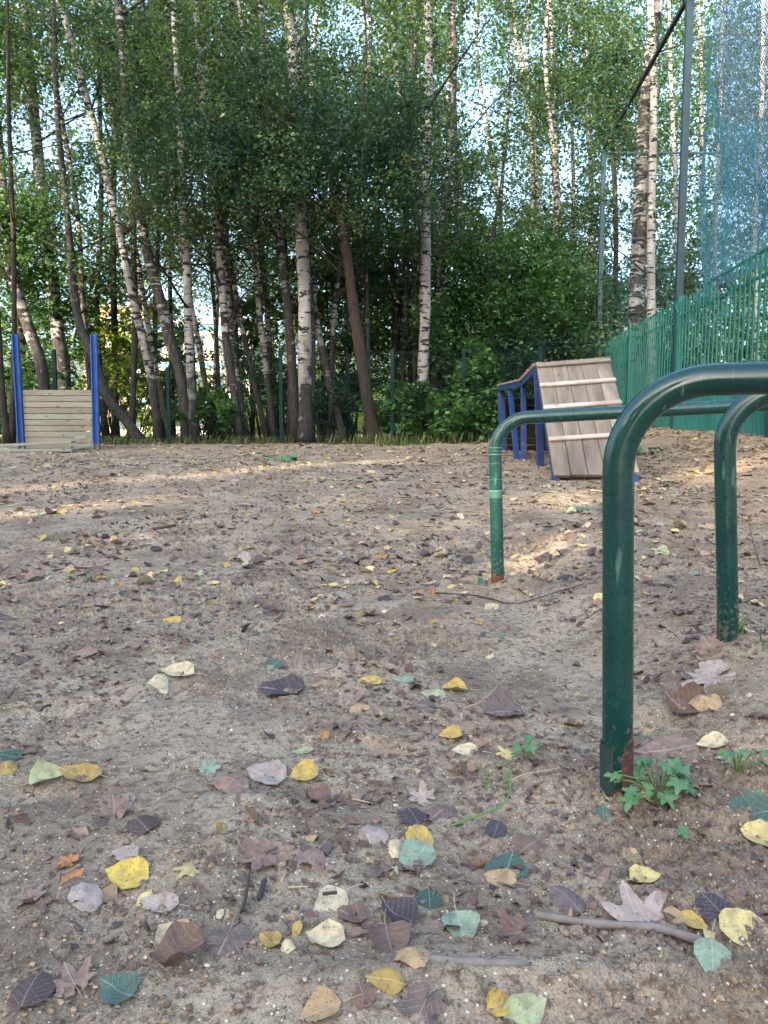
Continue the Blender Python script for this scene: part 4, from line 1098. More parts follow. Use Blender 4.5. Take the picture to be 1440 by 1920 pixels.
# ------------------------------------------------------------------ fallen leaves
def leaf_proto(shape, seed, curl=(0.2, 0.15), ruffle=0.03, rows=9, stalk=0.5):
    """A leaf one unit wide or so, lying in xy with its base at -y; returns V, faces, uv."""
    r = random.Random(seed); V, Fc, UV = [], [], []
    def zc(x, y): return curl[0] * x * x * 1.6 + curl[1] * (y * y) * 1.2 + ruffle * math.sin(x * 9 + seed) * math.cos(y * 8 + seed * 2) + r.gauss(0, ruffle * .22)
    if shape in ('ovate', 'round', 'long'):
        wmax = {'ovate': .40, 'round': .47, 'long': .27}[shape]
        cols = 5
        for i in range(rows):
            t = i / (rows - 1)
            if shape == 'round': hw = wmax * math.sqrt(max(0, 1 - (2 * t - .96) ** 2)) if t < .98 else 0
            else: hw = wmax * (math.sin(math.pi * min(1, t ** .68)) ** .85 if 0 < t < 1 else 0)
            hw *= 1 + r.uniform(-.07, .07)
            for j in range(cols):
                s = j / (cols - 1) * 2 - 1; x = hw * s; y = t - .5
                V.append((x, y, zc(x, y))); UV.append((x, y))
        for i in range(rows - 1):
            for j in range(cols - 1): a = i * cols + j; Fc.append([a, a + 1, a + cols + 1, a + cols])
        by = -.5
    else:
        N = 48
        if shape == 'maple': lobes = [(0, .60, .66), (54, .56, .60), (-54, .56, .60), (108, .45, .58), (-108, .45, .58)]
        else: lobes = [(0, .54, .46), (42, .46, .27), (-42, .46, .27), (84, .40, .27), (-84, .40, .27), (128, .34, .27), (-128, .34, .27)]
        for i in range(N):
            a = 360 * i / N - 180; rad = .33
            for (la, ll, lw) in lobes:
                dd = abs((a - la + 180) % 360 - 180) / math.degrees(lw)
                rad = max(rad, ll * max(0, 1 - (dd * (.85 if shape == 'maple' else .9)) ** (1.25 if shape == 'maple' else 2.2)))
            rad *= 1 + r.uniform(-.09, .07)
            if abs(a) > 165: rad = .08
            for q in (.5, 1.0):
                x, y = rad * q * math.sin(R(a)), rad * q * math.cos(R(a)); V.append((x, y, zc(x, y))); UV.append((x, y))
        c = len(V); V.append((0, 0, 0)); UV.append((0, 0))
        for i in range(N):
            j = (i + 1) % N; Fc.append([c, j * 2, i * 2]); Fc.append([i * 2, j * 2, j * 2 + 1, i * 2 + 1])
        by = -.06
    if stalk:
        n = len(V); bx = r.uniform(-.25, .25) * stalk
        for i in range(5):
            t = i / 4; p = (bx * t * t, by - stalk * t + .03, (V[2][2] if by < -.2 else 0) * (1 - t) + r.uniform(-.02, .10) * t + .012)
            for k in range(3):
                a = 2.094 * k; V.append((p[0] + .014 * math.cos(a), p[1], p[2] + .014 * math.sin(a))); UV.append((0, 0))
        for i in range(4):
            for k in range(3): a, b = n + i * 3 + k, n + i * 3 + (k + 1) % 3; Fc.append([a, b, b + 3, a + 3])
    V = np.array(V); V[:, 2] -= np.percentile(V[:, 2], 12)
    return V, Fc, np.array(UV)
PROT = {}
def proto_mesh(key, *a, **k):
    V, Fc, UV = leaf_proto(*a, **k); fl = [i for f in Fc for i in f]
    me = mesh_np('leaf', V, fl, [len(f) for f in Fc], smooth=True, uv=UV); me.materials.append(M_FALLEN)
    PROT[key] = (me, V, Fc)
for i, (c0, c1, rf) in enumerate(((.15, .1, .02), (.9, .25, .03), (-.5, -.3, .05), (1.6, .1, .03))):
    proto_mesh(('ovate', i), 'ovate', 10 + i, (c0, c1), rf); proto_mesh(('round', i), 'round', 20 + i, (c0, c1), rf)
for i, (c0, c1, rf) in enumerate(((.25, .25, .07), (-.4, -.5, .08), (.8, .5, .09))):
    proto_mesh(('maple', i), 'maple', 30 + i, (c0, c1), rf, stalk=.5); proto_mesh(('oak', i), 'oak', 40 + i, (c0, c1), rf, stalk=.3)
    proto_mesh(('long', i), 'long', 50 + i, (c0 * 1.5, c1), rf, stalk=.25); proto_mesh(('crumpled', i), 'ovate', 60 + i, (2.6 * c0, 1.4 * c1), .11, stalk=.3)

COLS = {'cream': (.60, .50, .30), 'pale yellow': (.62, .50, .20), 'yellow': (.52, .37, .08), 'bright yellow': (.60, .44, .07), 'mustard': (.36, .25, .06), 'mint': (.25, .33, .22),
        'teal': (.06, .125, .09), 'dark green': (.03, .085, .055), 'pink brown': (.27, .18, .13), 'brown': (.17, .105, .075), 'dark brown': (.075, .05, .04), 'grey purple': (.155, .115, .100),
        'dark purple': (.055, .042, .048), 'tan': (.42, .29, .15), 'orange': (.44, .20, .06), 'pale grey': (.38, .31, .26), 'pale green': (.38, .42, .22)}
def place_leaf(px, py, wpx, key, col, label, rot=None, tilt=(0, 0), lift=0.004, group=None, world=None):
    P = hit(px, py) if world is None else world
    size = wpx if world is not None else wpx * math.hypot(P.y, P.x) / F / {'ovate': .80, 'round': .92, 'maple': 1.1, 'oak': .95, 'long': .8, 'crumpled': .75}[key[0]]
    me = PROT[key][0]
    e = 0.02
    nx = -(gz0(P.x + e, P.y) - gz0(P.x - e, P.y)) / (2 * e); ny = -(gz0(P.x, P.y + e) - gz0(P.x, P.y - e)) / (2 * e)
    N = Vector((nx + tilt[0], ny + tilt[1], 1)).normalized()
    q = Vector((0, 0, 1)).rotation_difference(N)
    rot = random.uniform(0, 6.283) if rot is None else R(rot)
    # lie on the crumbs: rest at the mean of the sand under the blade
    rr_ = size * .3; zz = np.mean(ground(P.x + np.array([0, rr_, -rr_, 0, 0]), P.y + np.array([0, 0, 0, rr_, -rr_])))
    M = Matrix.Translation((P.x, P.y, float(zz) + lift)) @ q.to_matrix().to_4x4() @ Matrix.Rotation(rot, 4, 'Z') @ Matrix.Diagonal((size * random.uniform(.82, 1.14), size, size * random.uniform(.45, 1.0), 1))
    c = COLS[col] if isinstance(col, str) else col
    o = link('fallen_leaf', me, None, M, None, c); tag(o, label, 'leaf', group); return o
HG = 'fallen leaves lying on the sand'
HERO = [
 (1205,1748,160,('maple',0),'pale grey','big pale lobed leaf lying across the grey stick',10,(0,-.35)),
 (1392,1752,78,('round',0),'pale yellow','large round pale yellow leaf beside the dark purple round leaf',95,(0,-.3)),
 (1340,1716,66,('round',2),'dark purple','round dark purple leaf above the large pale yellow one',20,(0,-.3)),
 (1300,1732,44,('ovate',1),'yellow','small yellow leaf touching the big pale lobed leaf',-120,(0,-.3)),
 (1331,1756,28,('ovate',0),'pale yellow','tiny yellow leaf under the dark purple round leaf',20,(0,-.2)),
 (1335,1814,76,('ovate',0),'mint','mint coloured leaf at the end of the grey stick',160,(0,-.35)),
 (1210,1650,50,('ovate',1),'pale yellow','pale yellow leaf with its stalk pointing away, alone above the grey stick',-80,(0,-.25)),
 (985,1908,84,('ovate',1),'pale green','cream green curled leaf at the bottom edge',-60,(0,-.4)),
 (953,1628,80,('ovate',0),'teal','teal green leaf partly covered by a tan one',-20,(0,-.15)),
 (938,1656,50,('crumpled',0),'tan','ragged tan leaf lying over the teal green one',70,(0,-.3)),
 (865,1748,66,('ovate',3),'mint','folded mint leaf with its stalk standing up',190,(0,-.35)),
 (805,1692,50,('round',0),'dark green','round dark green leaf with a pale midrib',180,(0,-.2)),
 (781,1617,80,('round',1),'mint','broad mint leaf under the square yellow one',150,(0,-.3)),
 (786,1579,56,('round',0),'yellow','square looking yellow leaf on the dark heap of old leaves',40,(.1,-.4)),
 (745,1602,44,('crumpled',1),'cream','cream leaf edge sticking out beside the broad mint leaf',30,(0,-.3)),
 (618,1694,64,('ovate',0),'cream','cream leaf with a dark stick fragment on it',130,(0,-.3)),
 (610,1767,62,('crumpled',2),'cream','torn cream leaf next to the dark crumpled heap',80,(0,-.3)),
 (555,1752,34,('long',0),'yellow','narrow yellow leaf standing on edge',170,(.3,-.6)),
 (505,1772,38,('crumpled',0),'mustard','mottled mustard leaf beside the narrow yellow one',60,(0,-.2)),
 (540,1782,30,('crumpled',1),'cream','small whitish leaf scrap below the narrow yellow leaf',10,(0,-.3)),
 (238,1647,70,('ovate',1),'bright yellow','bright yellow leaf with a thin curved stalk',80,(0,-.30)),
 (320,1766,62,('ovate',3),'cream','cream curled leaf with a tall bent stalk',50,(.1,-.35)),
 (425,1772,135,('maple',1),'grey purple','big grey purple lobed leaf with a dark stalk',165,(0,-.25)),
 (335,1800,80,('crumpled',2),'brown','brown leaf tucked under the big grey purple one',110,(0,-.15)),
 (220,1857,66,('crumpled',0),'teal','pointed teal leaf scrap',60,(0,-.15)),
 (140,1852,90,('maple',2),'pink brown','curled grey brown leaf below the teal scrap',40,(0,-.25)),
 (60,1872,80,('round',2),'dark brown','dark rotten leaf pressed into the sand in the corner',0,(0,-.1)),
 (600,1903,72,('ovate',3),'tan','folded tan leaf at the bottom edge',110,(0,-.3)),
 (795,1893,140,('maple',0),'grey purple','largest slate purple lobed leaf with pale veins at the bottom edge',150,(0,-.35)),
 (682,1882,62,('oak',1),'brown','reddish brown leaf beside the slate purple one',20,(0,-.3)),
 (722,1848,66,('long',1),'mustard','curved mustard leaf rim above the slate purple one',80,(0,-.3)),
 (772,1802,56,('crumpled',1),'tan','crumpled tan leaf half buried in sand',100,(0,-.25)),
 (730,1775,84,('round',3),'brown','curled brown leaf holding sand',190,(0,-.3)),
 (935,1892,46,('ovate',3),'yellow','small curled yellow leaf at the bottom edge',-60,(0,-.3)),
 (970,1762,100,('maple',2),'brown','dark brown curled leaf beside the folded mint one',100,(0,-.3)),
 (1062,1692,74,('round',2),'grey purple','purple brown leaf above the end of the grey stick',30,(0,-.2)),
 (132,1622,48,('oak',0),'orange','small orange star shaped leaf',60,(0,-.2)),
 (390,1446,48,('maple',0),'mint','mint green star shaped leaf',-20,(0,-.3)),
 (510,1252,36,('ovate',0),'teal','teal oval leaf far from the others on bare sand',150,(0,-.25)),
 (333,1265,54,('ovate',1),'cream','cream leaf pair member lying flat',80,(0,-.35)),
 (297,1286,46,('crumpled',1),'cream','pale peaked leaf standing like a tent',0,(0,-.5)),
 (90,1462,54,('ovate',3),'pale green','pale green folded leaf with its stalk upright',-70,(0,-.3)),
 (150,1456,76,('long',2),'mustard','brown and mustard leaf touching the pale green folded one',75,(0,-.25)),
 (700,1577,58,('round',2),'pale grey','pale pinkish leaf above the broad mint leaf',60,(0,-.3)),
 (490,1612,110,('maple',2),'pink brown','large dull brown leaf half sunk in the sand',120,(0,-.2)),
 (580,1624,62,('round',2),'pink brown','dull brown leaf with a pale stalk pointing down',150,(0,-.2)),
 (570,1457,48,('ovate',1),'yellow','yellow leaf above the small brown mushroom like lump',110,(0,-.3)),
 (610,1387,20,('round',3),'orange','tiny orange brown leaf standing upright',0,(0,-.9)),
 (845,1382,38,('ovate',1),'yellow','yellow leaf right of the shallow footprint',95,(0,-.3)),
 (675,1334,36,('round',0),'tan','tan rounded leaf above the shallow footprint',10,(0,-.5)),
 (567,1412,36,('ovate',0),'pale green','yellow green leaf left of the shallow footprint',80,(0,-.2)),
 (1131,1532,40,('ovate',0),'teal','teal leaf with a long pale stalk below the thick green bar',-10,(.1,-.6)),
 (1405,1532,70,('crumpled',0),'teal','blue green leaf with white veins beside the weed',90,(0,-.3)),
 (1428,1572,66,('round',1),'pale yellow','cream yellow leaf cut by the picture edge',60,(0,-.4)),
 (1340,1272,106,('oak',0),'pale grey','large pinkish grey oak leaf by the farther bar',100,(0,-.35)),
 (1330,1218,58,('oak',1),'pink brown','smaller upright oak leaf above the large pinkish grey one',0,(0,-.6)),
 (1335,1405,44,('ovate',1),'cream','cream leaf between the two weeds',80,(0,-.25)),
 (1250,1412,96,('long',0),'pink brown','broad pinkish leaf behind the weed by the thick bar',90,(0,-.3)),
 (1285,1330,60,('crumpled',2),'brown','brown crumpled leaf under the oak leaves',30,(0,-.4)),
 (1322,1326,44,('crumpled',1),'tan','rust tan leaf beside the brown crumpled one',60,(0,-.4)),
 (795,1504,70,('maple',2),'pale grey','grey curled leaf crowning the dark heap',60,(0,-.4)),
 (830,1532,90,('maple',1),'grey purple','slate purple leaf in the dark heap above the yellow square one',130,(0,-.35)),
 (775,1538,58,('round',2),'dark purple','dark leaf of the heap touching the sand',20,(0,-.2)),
 (930,1560,46,('round',0),'dark purple','blue black round leaf beside the grass blade',160,(0,-.25)),
 (872,1416,42,('ovate',1),'cream','cream leaf with a pink tinge in front of the thick bar',85,(0,-.25)),
 (692,1282,40,('ovate',1),'yellow','yellow leaf beside the teal leaf in the middle distance',80,(0,-.3)),
 (851,1297,42,('ovate',3),'yellow','yellow leaf near the slate heap in the middle distance',85,(0,-.25)),
 (760,1278,40,('ovate',0),'mint','mint leaf next to the yellow one in the middle distance',80,(0,-.15)),
 (812,1308,42,('ovate',0),'pale green','pale green leaf above the slate heap',70,(0,-.2)),
 (800,1334,70,('maple',1),'grey purple','slate grey leaf heap piece near the twig',70,(0,-.25)),
 (945,1338,74,('round',3),'grey purple','brown purple curled leaf lying like a scoop',110,(.2,-.35)),
 (592,1505,44,('crumpled',2),'brown','brown crumpled lump of leaf',40,(0,-.4)),
 (14,1444,34,('crumpled',1),'mustard','mustard leaf at the picture edge',20,(0,-.3)),
 (16,1420,40,('ovate',0),'dark green','green leaf at the picture edge above the mustard one',80,(0,-.2)),
 (235,1606,40,('crumpled',0),'pale grey','small bluish white leaf scrap above the bright yellow leaf',80,(0,-.3)),
 (322,1167,30,('ovate',0),'yellow','yellow leaf alone on the farther sand',80,(0,-.3)),
 (160,1227,52,('long',0),'pink brown','pinkish flat leaf on the farther sand',88,(0,-.25)),
 (1255,1740,40,('crumpled',2),'tan','brown underside of leaf tucked below the big pale lobed leaf',60,(0,-.1)),
 (745,1720,70,('crumpled',2),'dark purple','blue black crumpled leaf in the dark heap beside the cream one',40,(0,-.1)),
 (660,1725,50,('crumpled',0),'brown','small brown leaf between the cream leaves',70,(0,-.2)),
 (500,1460,60,('crumpled',0),'pale grey','whitish grey leaf near the yellow one with a bent stalk',80,(0,-.2)),
 (430,1478,60,('crumpled',1),'pink brown','grey brown leaf below the mint star',80,(0,-.3)),
 (530,1300,70,('crumpled',0),'dark purple','blue black wet leaf lying below the teal oval one',80,(0,-.2)),
 (160,1690,60,('round',2),'pale grey','dull grey brown leaf under the bright yellow one',70,(0,-.2)),
 (300,1700,70,('long',2),'pale grey','silvery lavender strip of leaf near the grey purple one',75,(0,-.4)),
 (215,1530,70,('oak',2),'pink brown','brown ruffled leaf among darker ones at the left',20,(0,-.3)),
 (265,1555,60,('round',2),'dark brown','dark leaf lying beside the brown ruffled one',40,(0,-.1)),
]
for h in HERO:
    px, py, wpx, key, col, lab, rot, tilt = h
    place_leaf(px, py, wpx, key, col, lab, rot, tilt, group=HG)

# scattered leaves: the largest ones single, the rest one mass
rs = np.random.default_rng(99)
CN = ['pale yellow', 'cream', 'yellow', 'pink brown', 'brown', 'dark brown', 'grey purple', 'dark purple', 'tan', 'pale grey', 'mint', 'teal', 'orange', 'pale green', 'mustard']
CP_ = np.array([.07, .08, .04, .26, .16, .09, .07, .03, .10, .05, .01, .01, .02, .02, .02]); CP_ /= CP_.sum()
CF_ = np.array([.13, .17, .06, .16, .10, .05, .06, .02, .15, .06, .01, .01, .02, .03, .02]); CF_ /= CF_.sum()
KEYS = [('ovate', i) for i in range(4)] + [('round', i) for i in range(4)] + [('crumpled', i) for i in range(3)] * 2 + [('maple', i) for i in range(3)] + [('oak', i) for i in range(3)] + [('long', i) for i in range(3)]
WORD = {'ovate': 'pointed oval', 'round': 'roundish', 'crumpled': 'crumpled', 'maple': 'lobed maple', 'oak': 'wavy oak', 'long': 'narrow'}
def zone(px, py):
    if py > 1650: return 'on the sand by the picture bottom' if px > 480 else 'in the bottom corner under the bright yellow leaf'
    if px > 1190: return 'between the weed and the farther green bar' if py > 1200 else 'on the sand behind the farther green bar'
    if px > 900: return 'on the sand around the thick green bar' if py > 1350 else 'before the rusty footed bar'
    if py > 1450: return 'around the dark heap of leaves' if px > 440 else 'on the bare sand below the mint star leaf'
    if py > 1250: return 'near the shallow footprint' if px > 440 else 'below the cream leaf pair'
    return 'on the open sand towards the dog ramp' if px > 440 else 'on the open sand towards the wooden barrier'
cand = []
n_sc = 24000
yy = np.concatenate([rs.uniform(1.0, 4, 2600), rs.uniform(4, 16.3, n_sc - 2600)])
half = 0.56 * yy + .1
xx = rs.uniform(-1, 1, n_sc) * half
keepm = np.ones(n_sc, bool)
keepm &= (vnoise(xx * 1.7, yy * 1.7, 31) + rs.uniform(-.22, .3, n_sc)) > -0.06
acc = rs.uniform(size=n_sc) < np.where(yy < 4, np.clip(yy / 4.5, .24, 1), np.clip(yy / 16, .35, 1))
acc |= (xx > 2) & (yy > 6)
keepm &= acc
xx, yy = xx[keepm], yy[keepm]
pxs, pys = proj(np.stack([xx, yy, ground(xx, yy, False)], 1))
sz = np.clip(rs.lognormal(-3.1, .42, len(xx)), .014, .105) * np.where(yy < 3.5, .74, 1.0)
order = np.argsort(yy)
hx = np.array([(hit(h[0], h[1]).x, hit(h[0], h[1]).y) for h in HERO]); hw = np.array([h[2] for h in HERO])
single, mass = [], []
for i in order:
    if (np.hypot(hx[:, 0] - xx[i], hx[:, 1] - yy[i]) < 0.035).any(): continue
    if len(single) < 205 and -20 < pxs[i] < 1460 and pys[i] < 1935 and sz[i] / yy[i] * F > 17: single.append(i)
    else: mass.append(i)
used = {}
for i in single:
    key = KEYS[rs.integers(len(KEYS))]; cn = CN[rs.choice(len(CN), p=CP_)]
    base_c = np.array(COLS[cn]) * rs.uniform(.75, 1.2)
    lab = f'{"tiny" if sz[i] < .034 else "small" if sz[i] < .042 else "mid sized" if sz[i] < .055 else "large"} {cn} {WORD[key[0]]} leaf {zone(pxs[i], pys[i])}'
    if lab in used:
        h = HERO[int(np.argmin(np.hypot(hx[:, 0] - xx[i], hx[:, 1] - yy[i])))][5].split()
        cut = next((k for k, q in enumerate(h) if k > 1 and q in ('lying', 'beside', 'with', 'on', 'under', 'above', 'below', 'at', 'near', 'next', 'standing', 'by', 'in', 'that', 'cut', 'partly', 'touching', 'crowning', 'of', 'sticking', 'alone', 'behind', 'between', 'pressed', 'half', 'tucked', 'holding', 'left', 'right', 'far', 'among', 'pair', 'piece', 'cut', 'before')), len(h))
        lab = ' '.join(lab.split(' leaf ')[0].split()) + ' leaf close to the ' + ' '.join(h[:cut])
    used[lab] = 1
    place_leaf(0, 0, float(sz[i]) * (1.25 if key[0] == 'maple' else 1.0), key, tuple(base_c), lab, None, (rs.normal() * .3, rs.normal() * .3 - .05), float(rs.uniform(-.007, .003)), lab, Vector((xx[i], yy[i], 0)))
def litter():
    Vs, Fs, sizes, cols = [], [], [], []; n = 0
    lo = {}
    for s, c in (('ovate', (.5, .2)), ('ovate', (-.5, -.3)), ('round', (.4, .1)), ('round', (1.3, .1)), ('long', (.8, .2))):
        lo[len(lo)] = leaf_proto(s, 70 + len(lo), c, .05, 5, 0), leaf_proto(s, 70 + len(lo), c, .05, 3, 0)
    zg = ground(xx, yy)
    for i in mass:
        far = yy[i] > 6
        V, Fc, _ = lo[int(rs.integers(len(lo)))][1 if far else 0]
        s = sz[i] * (1.1 if far else .9)
        a = rs.uniform(0, 6.283); ca, sa = math.cos(a), math.sin(a)
        P = V * s; P = np.stack([P[:, 0] * ca - P[:, 1] * sa, P[:, 0] * sa + P[:, 1] * ca, P[:, 2] * (.55 if far else .9)], 1)
        tx, ty = (rs.normal() * .12, rs.normal() * .12 - .06) if far else (rs.normal() * .2, rs.normal() * .2 - .1)
        P[:, 2] += -P[:, 0] * tx - P[:, 1] * ty
        P += np.array([xx[i], yy[i], zg[i] + .004])
        Vs.append(P); c = np.array(COLS[CN[rs.choice(len(CN), p=CF_ if far else CP_)]]) * rs.uniform(.7, 1.15)
        cols.append(np.repeat(c[None], len(P), 0))
        for f in Fc: Fs.extend([q + n for q in f]); sizes.append(len(f))
        n += len(P)
    me = mesh_np('leaf_litter', np.concatenate(Vs), Fs, sizes, cols=np.concatenate(cols), smooth=True); me.materials.append(M_LITTER)
    kind(link('leaf_litter', me), 'stuff')
litter()
def flakes():
    """Small broken brown bits of old leaf, in drifts."""
    N = 19000
    y = 1.0 + rs.uniform(0, 1, N) ** 1.05 * 10; x = rs.uniform(-1, 1, N) * (.56 * y + .05)
    k = vnoise(x * 2.3, y * 2.3, 51) + .6 * vnoise(x * 7, y * 7, 52) + rs.uniform(-.22, .22, N) > .0
    x, y = x[k], y[k]; N = len(x); z = ground(x, y)
    P0 = [leaf_proto(q, 80 + i, c, .08, 4, 0) for i, (q, c) in enumerate((('ovate', (.8, .3)), ('long', (.9, -.3)), ('round', (-.6, .4))))]
    pal = np.array([COLS[k] for k in ('brown', 'dark brown', 'brown', 'pink brown', 'grey purple', 'brown', 'pink brown', 'tan')])
    Vs, Fs, sizes, cols, n = [], [], [], [], 0
    sc = np.clip(rs.lognormal(-3.85, .38, N), .008, .045) * np.where(y > 4, 1.25, np.where(y < 2, .72, .9))
    for i in range(N):
        V, Fc, _ = P0[i % 3]
        a = rs.uniform(0, 6.283); ca, sa = math.cos(a), math.sin(a); ax = rs.uniform(.5, 1.2)
        X, Y, Z = V[:, 0] * ax * sc[i], V[:, 1] * sc[i], V[:, 2] * sc[i]
        P = np.stack([X * ca - Y * sa, X * sa + Y * ca, Z], 1)
        tx, ty = rs.normal() * .3, rs.normal() * .3 - .05
        P[:, 2] -= P[:, 0] * tx + P[:, 1] * ty
        P += np.array([x[i], y[i], z[i] + .001]); Vs.append(P)
        cols.append(np.repeat((pal[rs.integers(len(pal))] * rs.uniform(.6, 1.15))[None], len(P), 0))
        for f in Fc: Fs.extend([q + n for q in f]); sizes.append(len(f))
        n += len(P)
    me = mesh_np('leaf_flakes', np.concatenate(Vs), Fs, sizes, cols=np.concatenate(cols), smooth=True); me.materials.append(M_LITTER)
    kind(link('leaf_flakes', me), 'stuff')
flakes()
def crumbs():
    """Clods, grit and shreds of rotten leaf on the sand."""
    N = 17000
    y = 0.8 + rs.uniform(0, 1, N) ** 1.7 * 5.5; x = rs.uniform(-1, 1, N) * (.56 * y + .05)
    k = vnoise(x * 3, y * 3, 41) + rs.uniform(-.25, .4, N) > -.05; x, y = x[k], y[k]; N = len(x)
    z = ground(x, y); s = np.clip(rs.lognormal(-5.85, .5, N), .001, .0065)
    ico = bmesh.new(); bmesh.ops.create_icosphere(ico, subdivisions=1, radius=1); B = np.array([v.co[:] for v in ico.verts]); Fi = np.array([[v.index for v in f.verts] for f in ico.faces]); ico.free()
    V = B[None] * s[:, None, None] * rs.uniform(.35, 1.35, (N, len(B), 1)); V[:, :, 2] *= .6
    V += np.stack([x, y, z + s * .25], 1)[:, None]
    Fq = (Fi[None] + (np.arange(N) * len(B))[:, None, None]).reshape(-1)
    me = mesh_np('sand_crumbs', V.reshape(-1, 3), Fq, np.full(N * len(Fi), 3)); me.materials.append(M_CRUMB)
    kind(link('sand_crumbs', me), 'stuff')
    N = 6000
    y = 0.8 + rs.uniform(0, 1, N) ** 1.5 * 8; x = rs.uniform(-1, 1, N) * (.56 * y + .05)
    z = ground(x, y) + .003
    C = np.stack([x, y, z], 1)
    V = leaf_quads(C, 0.007, rs, 1.0, .5)
    pal = np.array([COLS[k] for k in ('brown', 'dark brown', 'dark brown', 'dark purple', 'dark brown', 'pink brown')])
    me = mesh_np('leaf_shreds', V, np.arange(N * 4), np.full(N, 4), cols=np.repeat(pal_pick(pal, N, rs), 4, 0)); me.materials.append(M_LITTER)
    kind(link('leaf_shreds', me), 'stuff')
crumbs()

# ------------------------------------------------------------------ sticks, stalks and small plants on the sand
def stick(name, label, cat, pxs_, rad, mat, lift=0.0, twig=None, tip=.6, n=10):
    P = []
    for q in pxs_:
        p = hit(q[0], q[1]); p.z += lift + (q[2] if len(q) > 2 else 0); P.append(p)
    b = P[0].copy(); pth = smooth_path(P, n)
    rj = random.Random(len(label))
    mb = MB(); mb.tube([p - b for p in pth], [rad * (1 - (1 - tip) * i / (n - 1)) * rj.uniform(.78, 1.22) for i in range(n)], 7)
    for tw in (twig or []):
        Q = [hit(q[0], q[1]) for q in tw]
        for q in Q: q.z += lift
        mb.tube([q - b for q in smooth_path(Q, 6)], [rad * .6, rad * .55, rad * .5, rad * .4, rad * .35, rad * .25], 6)
    o = link(name, mb.mesh(name, True), None, Matrix.Translation(b), mat); tag(o, label, cat, 'twigs and stalks on the sand'); return o
stick('stick', 'blue grey stick lying under the big pale lobed leaf', 'stick', [(1003,1726),(1120,1745),(1230,1762),(1325,1778)], .0062, M_STICK, .008, None, .95)
stick('twig', 'long dark twig lying before the rusty footed bar', 'twig', [(815,1115),(900,1122),(960,1136),(1020,1122),(1095,1100)], .0030, M_TWIG, .008, [[(1020,1122),(1060,1108)], [(870,1120),(830,1135)]])
stick('stick', 'short dark upright stick beside the big grey purple leaf', 'stick', [(455,1718),(462,1695,.012),(470,1668,.03)], .0030, M_TWIG, .004)
stick('stick', 'short blackened stick stub between the two brown leaves', 'stick', [(485,1690),(497,1655)], .004, M_TWIG, .006, None, .9)
stick('stick', 'grey half buried stick above the slate purple leaf', 'stick', [(780,1800),(880,1806),(985,1812)], .006, M_STICK, .001, None, .9)
stick('dry_stalk', 'thin pale stalk arching over the brown leaf before the bar', 'stalk', [(955,1470),(985,1462,.01),(1045,1460,.004)], .0016, M_STRAW, .006)
stick('dry_stalk', 'pale straw lying near the dull brown leaf', 'stalk', [(660,1502),(700,1510)], .0017, M_STRAW, .004)
stick('dry_stalk', 'thin pale straw beside the cream leaf with the stick fragment', 'stalk', [(540,1672),(580,1668)], .0018, M_STRAW, .004)
stick('dry_stalk', 'pale bent stalk leaning on the scoop shaped leaf', 'stalk', [(868,1340),(905,1328,.01),(935,1300,.02)], .0016, M_STRAW, .004)
stick('twig', 'thin dark twig on the open sand by the scruffy grass', 'twig', [(100,1072),(150,1066),(205,1072)], .006, M_TWIG, .004)
stick('twig', 'dark stick far out on the open sand', 'twig', [(287,995),(330,993)], .012, M_TWIG, .006)
stick('twig', 'bare thin twig sticking up beside the farther bar', 'twig', [(1425,1065),(1412,1040,.05),(1402,1020,.1)], .003, M_TWIG, .0)
stick('stick', 'dark stick fragment lying on the cream leaf', 'stick', [(605,1692),(632,1692)], .0028, M_TWIG, .016, None, .9, 5)
stick('stick', 'weathered green grey chunk of wood beyond the rusty footed bar', 'stick', [(1074,960),(1100,958),(1127,958)], .022, simple('mossy_wood', (.10, .16, .13), .9, 0, .6, 30), .012, None, .8)
stick('grass_stalk', 'long green grass stalk lying before the dark round leaf', 'grass', [(845,1558),(900,1545,.01),(950,1530,.02),(958,1500,.05)], .0022, M_STEMG, .004)

def weed(name, label, px, py, leaves, size, seed, pal='g', spread=.07, height=.05):
    rng = random.Random(seed); P = hit(px, py)
    t = thing(name, label, 'plant', tuple(P), 'small green plants on the sand')
    if 'weed_leaf' not in PROT: 
        V, Fc, UV = leaf_proto('maple', 91, (.35, -.4), .05, stalk=0); me = mesh_np('leaf', V, [i for f in Fc for i in f], [len(f) for f in Fc], smooth=True, uv=UV)
        me.materials.append(M_WEED); PROT['weed_leaf'] = me
    for k in range(leaves):
        a = rng.uniform(0, 6.283); d = spread * math.sqrt(rng.uniform(.03, 1)); h = height * rng.uniform(.35, 1.1)
        tipx = Vector((d * math.cos(a), d * math.sin(a) * .7, h))
        q = smooth_path([Vector((tipx.x * .12, tipx.y * .12, -.01)), Vector((tipx.x * .45, tipx.y * .45, h * .75)), tipx], 6)
        mb = MB(); mb.tube(q, .0014, 5)
        s = link('stem', mb.mesh('stem', True), t, Matrix.Translation(P), M_STEMG)
        N = Vector((rng.gauss(0, .3) + math.cos(a) * .25, rng.gauss(-.25, .3), 1)).normalized()
        M = Matrix.Translation(P + tipx) @ Vector((0, 0, 1)).rotation_difference(N).to_matrix().to_4x4() @ Matrix.Rotation(a - 1.57 + rng.gauss(0, .4), 4, 'Z') @ Matrix.Scale(size * rng.uniform(.7, 1.2), 4)
        link('leaf', PROT['weed_leaf'], s, M)
M_WEED, tw_, pw = newmat('weed_leaf'); g = NG(tw_)
uvn = g.n('UVMap').outputs[0]; sp_ = g.n('SeparateXYZ'); g.l(uvn, sp_.inputs[0])
ax = g.math('ABSOLUTE', sp_.outputs[0]); vein = g.math('LESS_THAN', ax, .012)
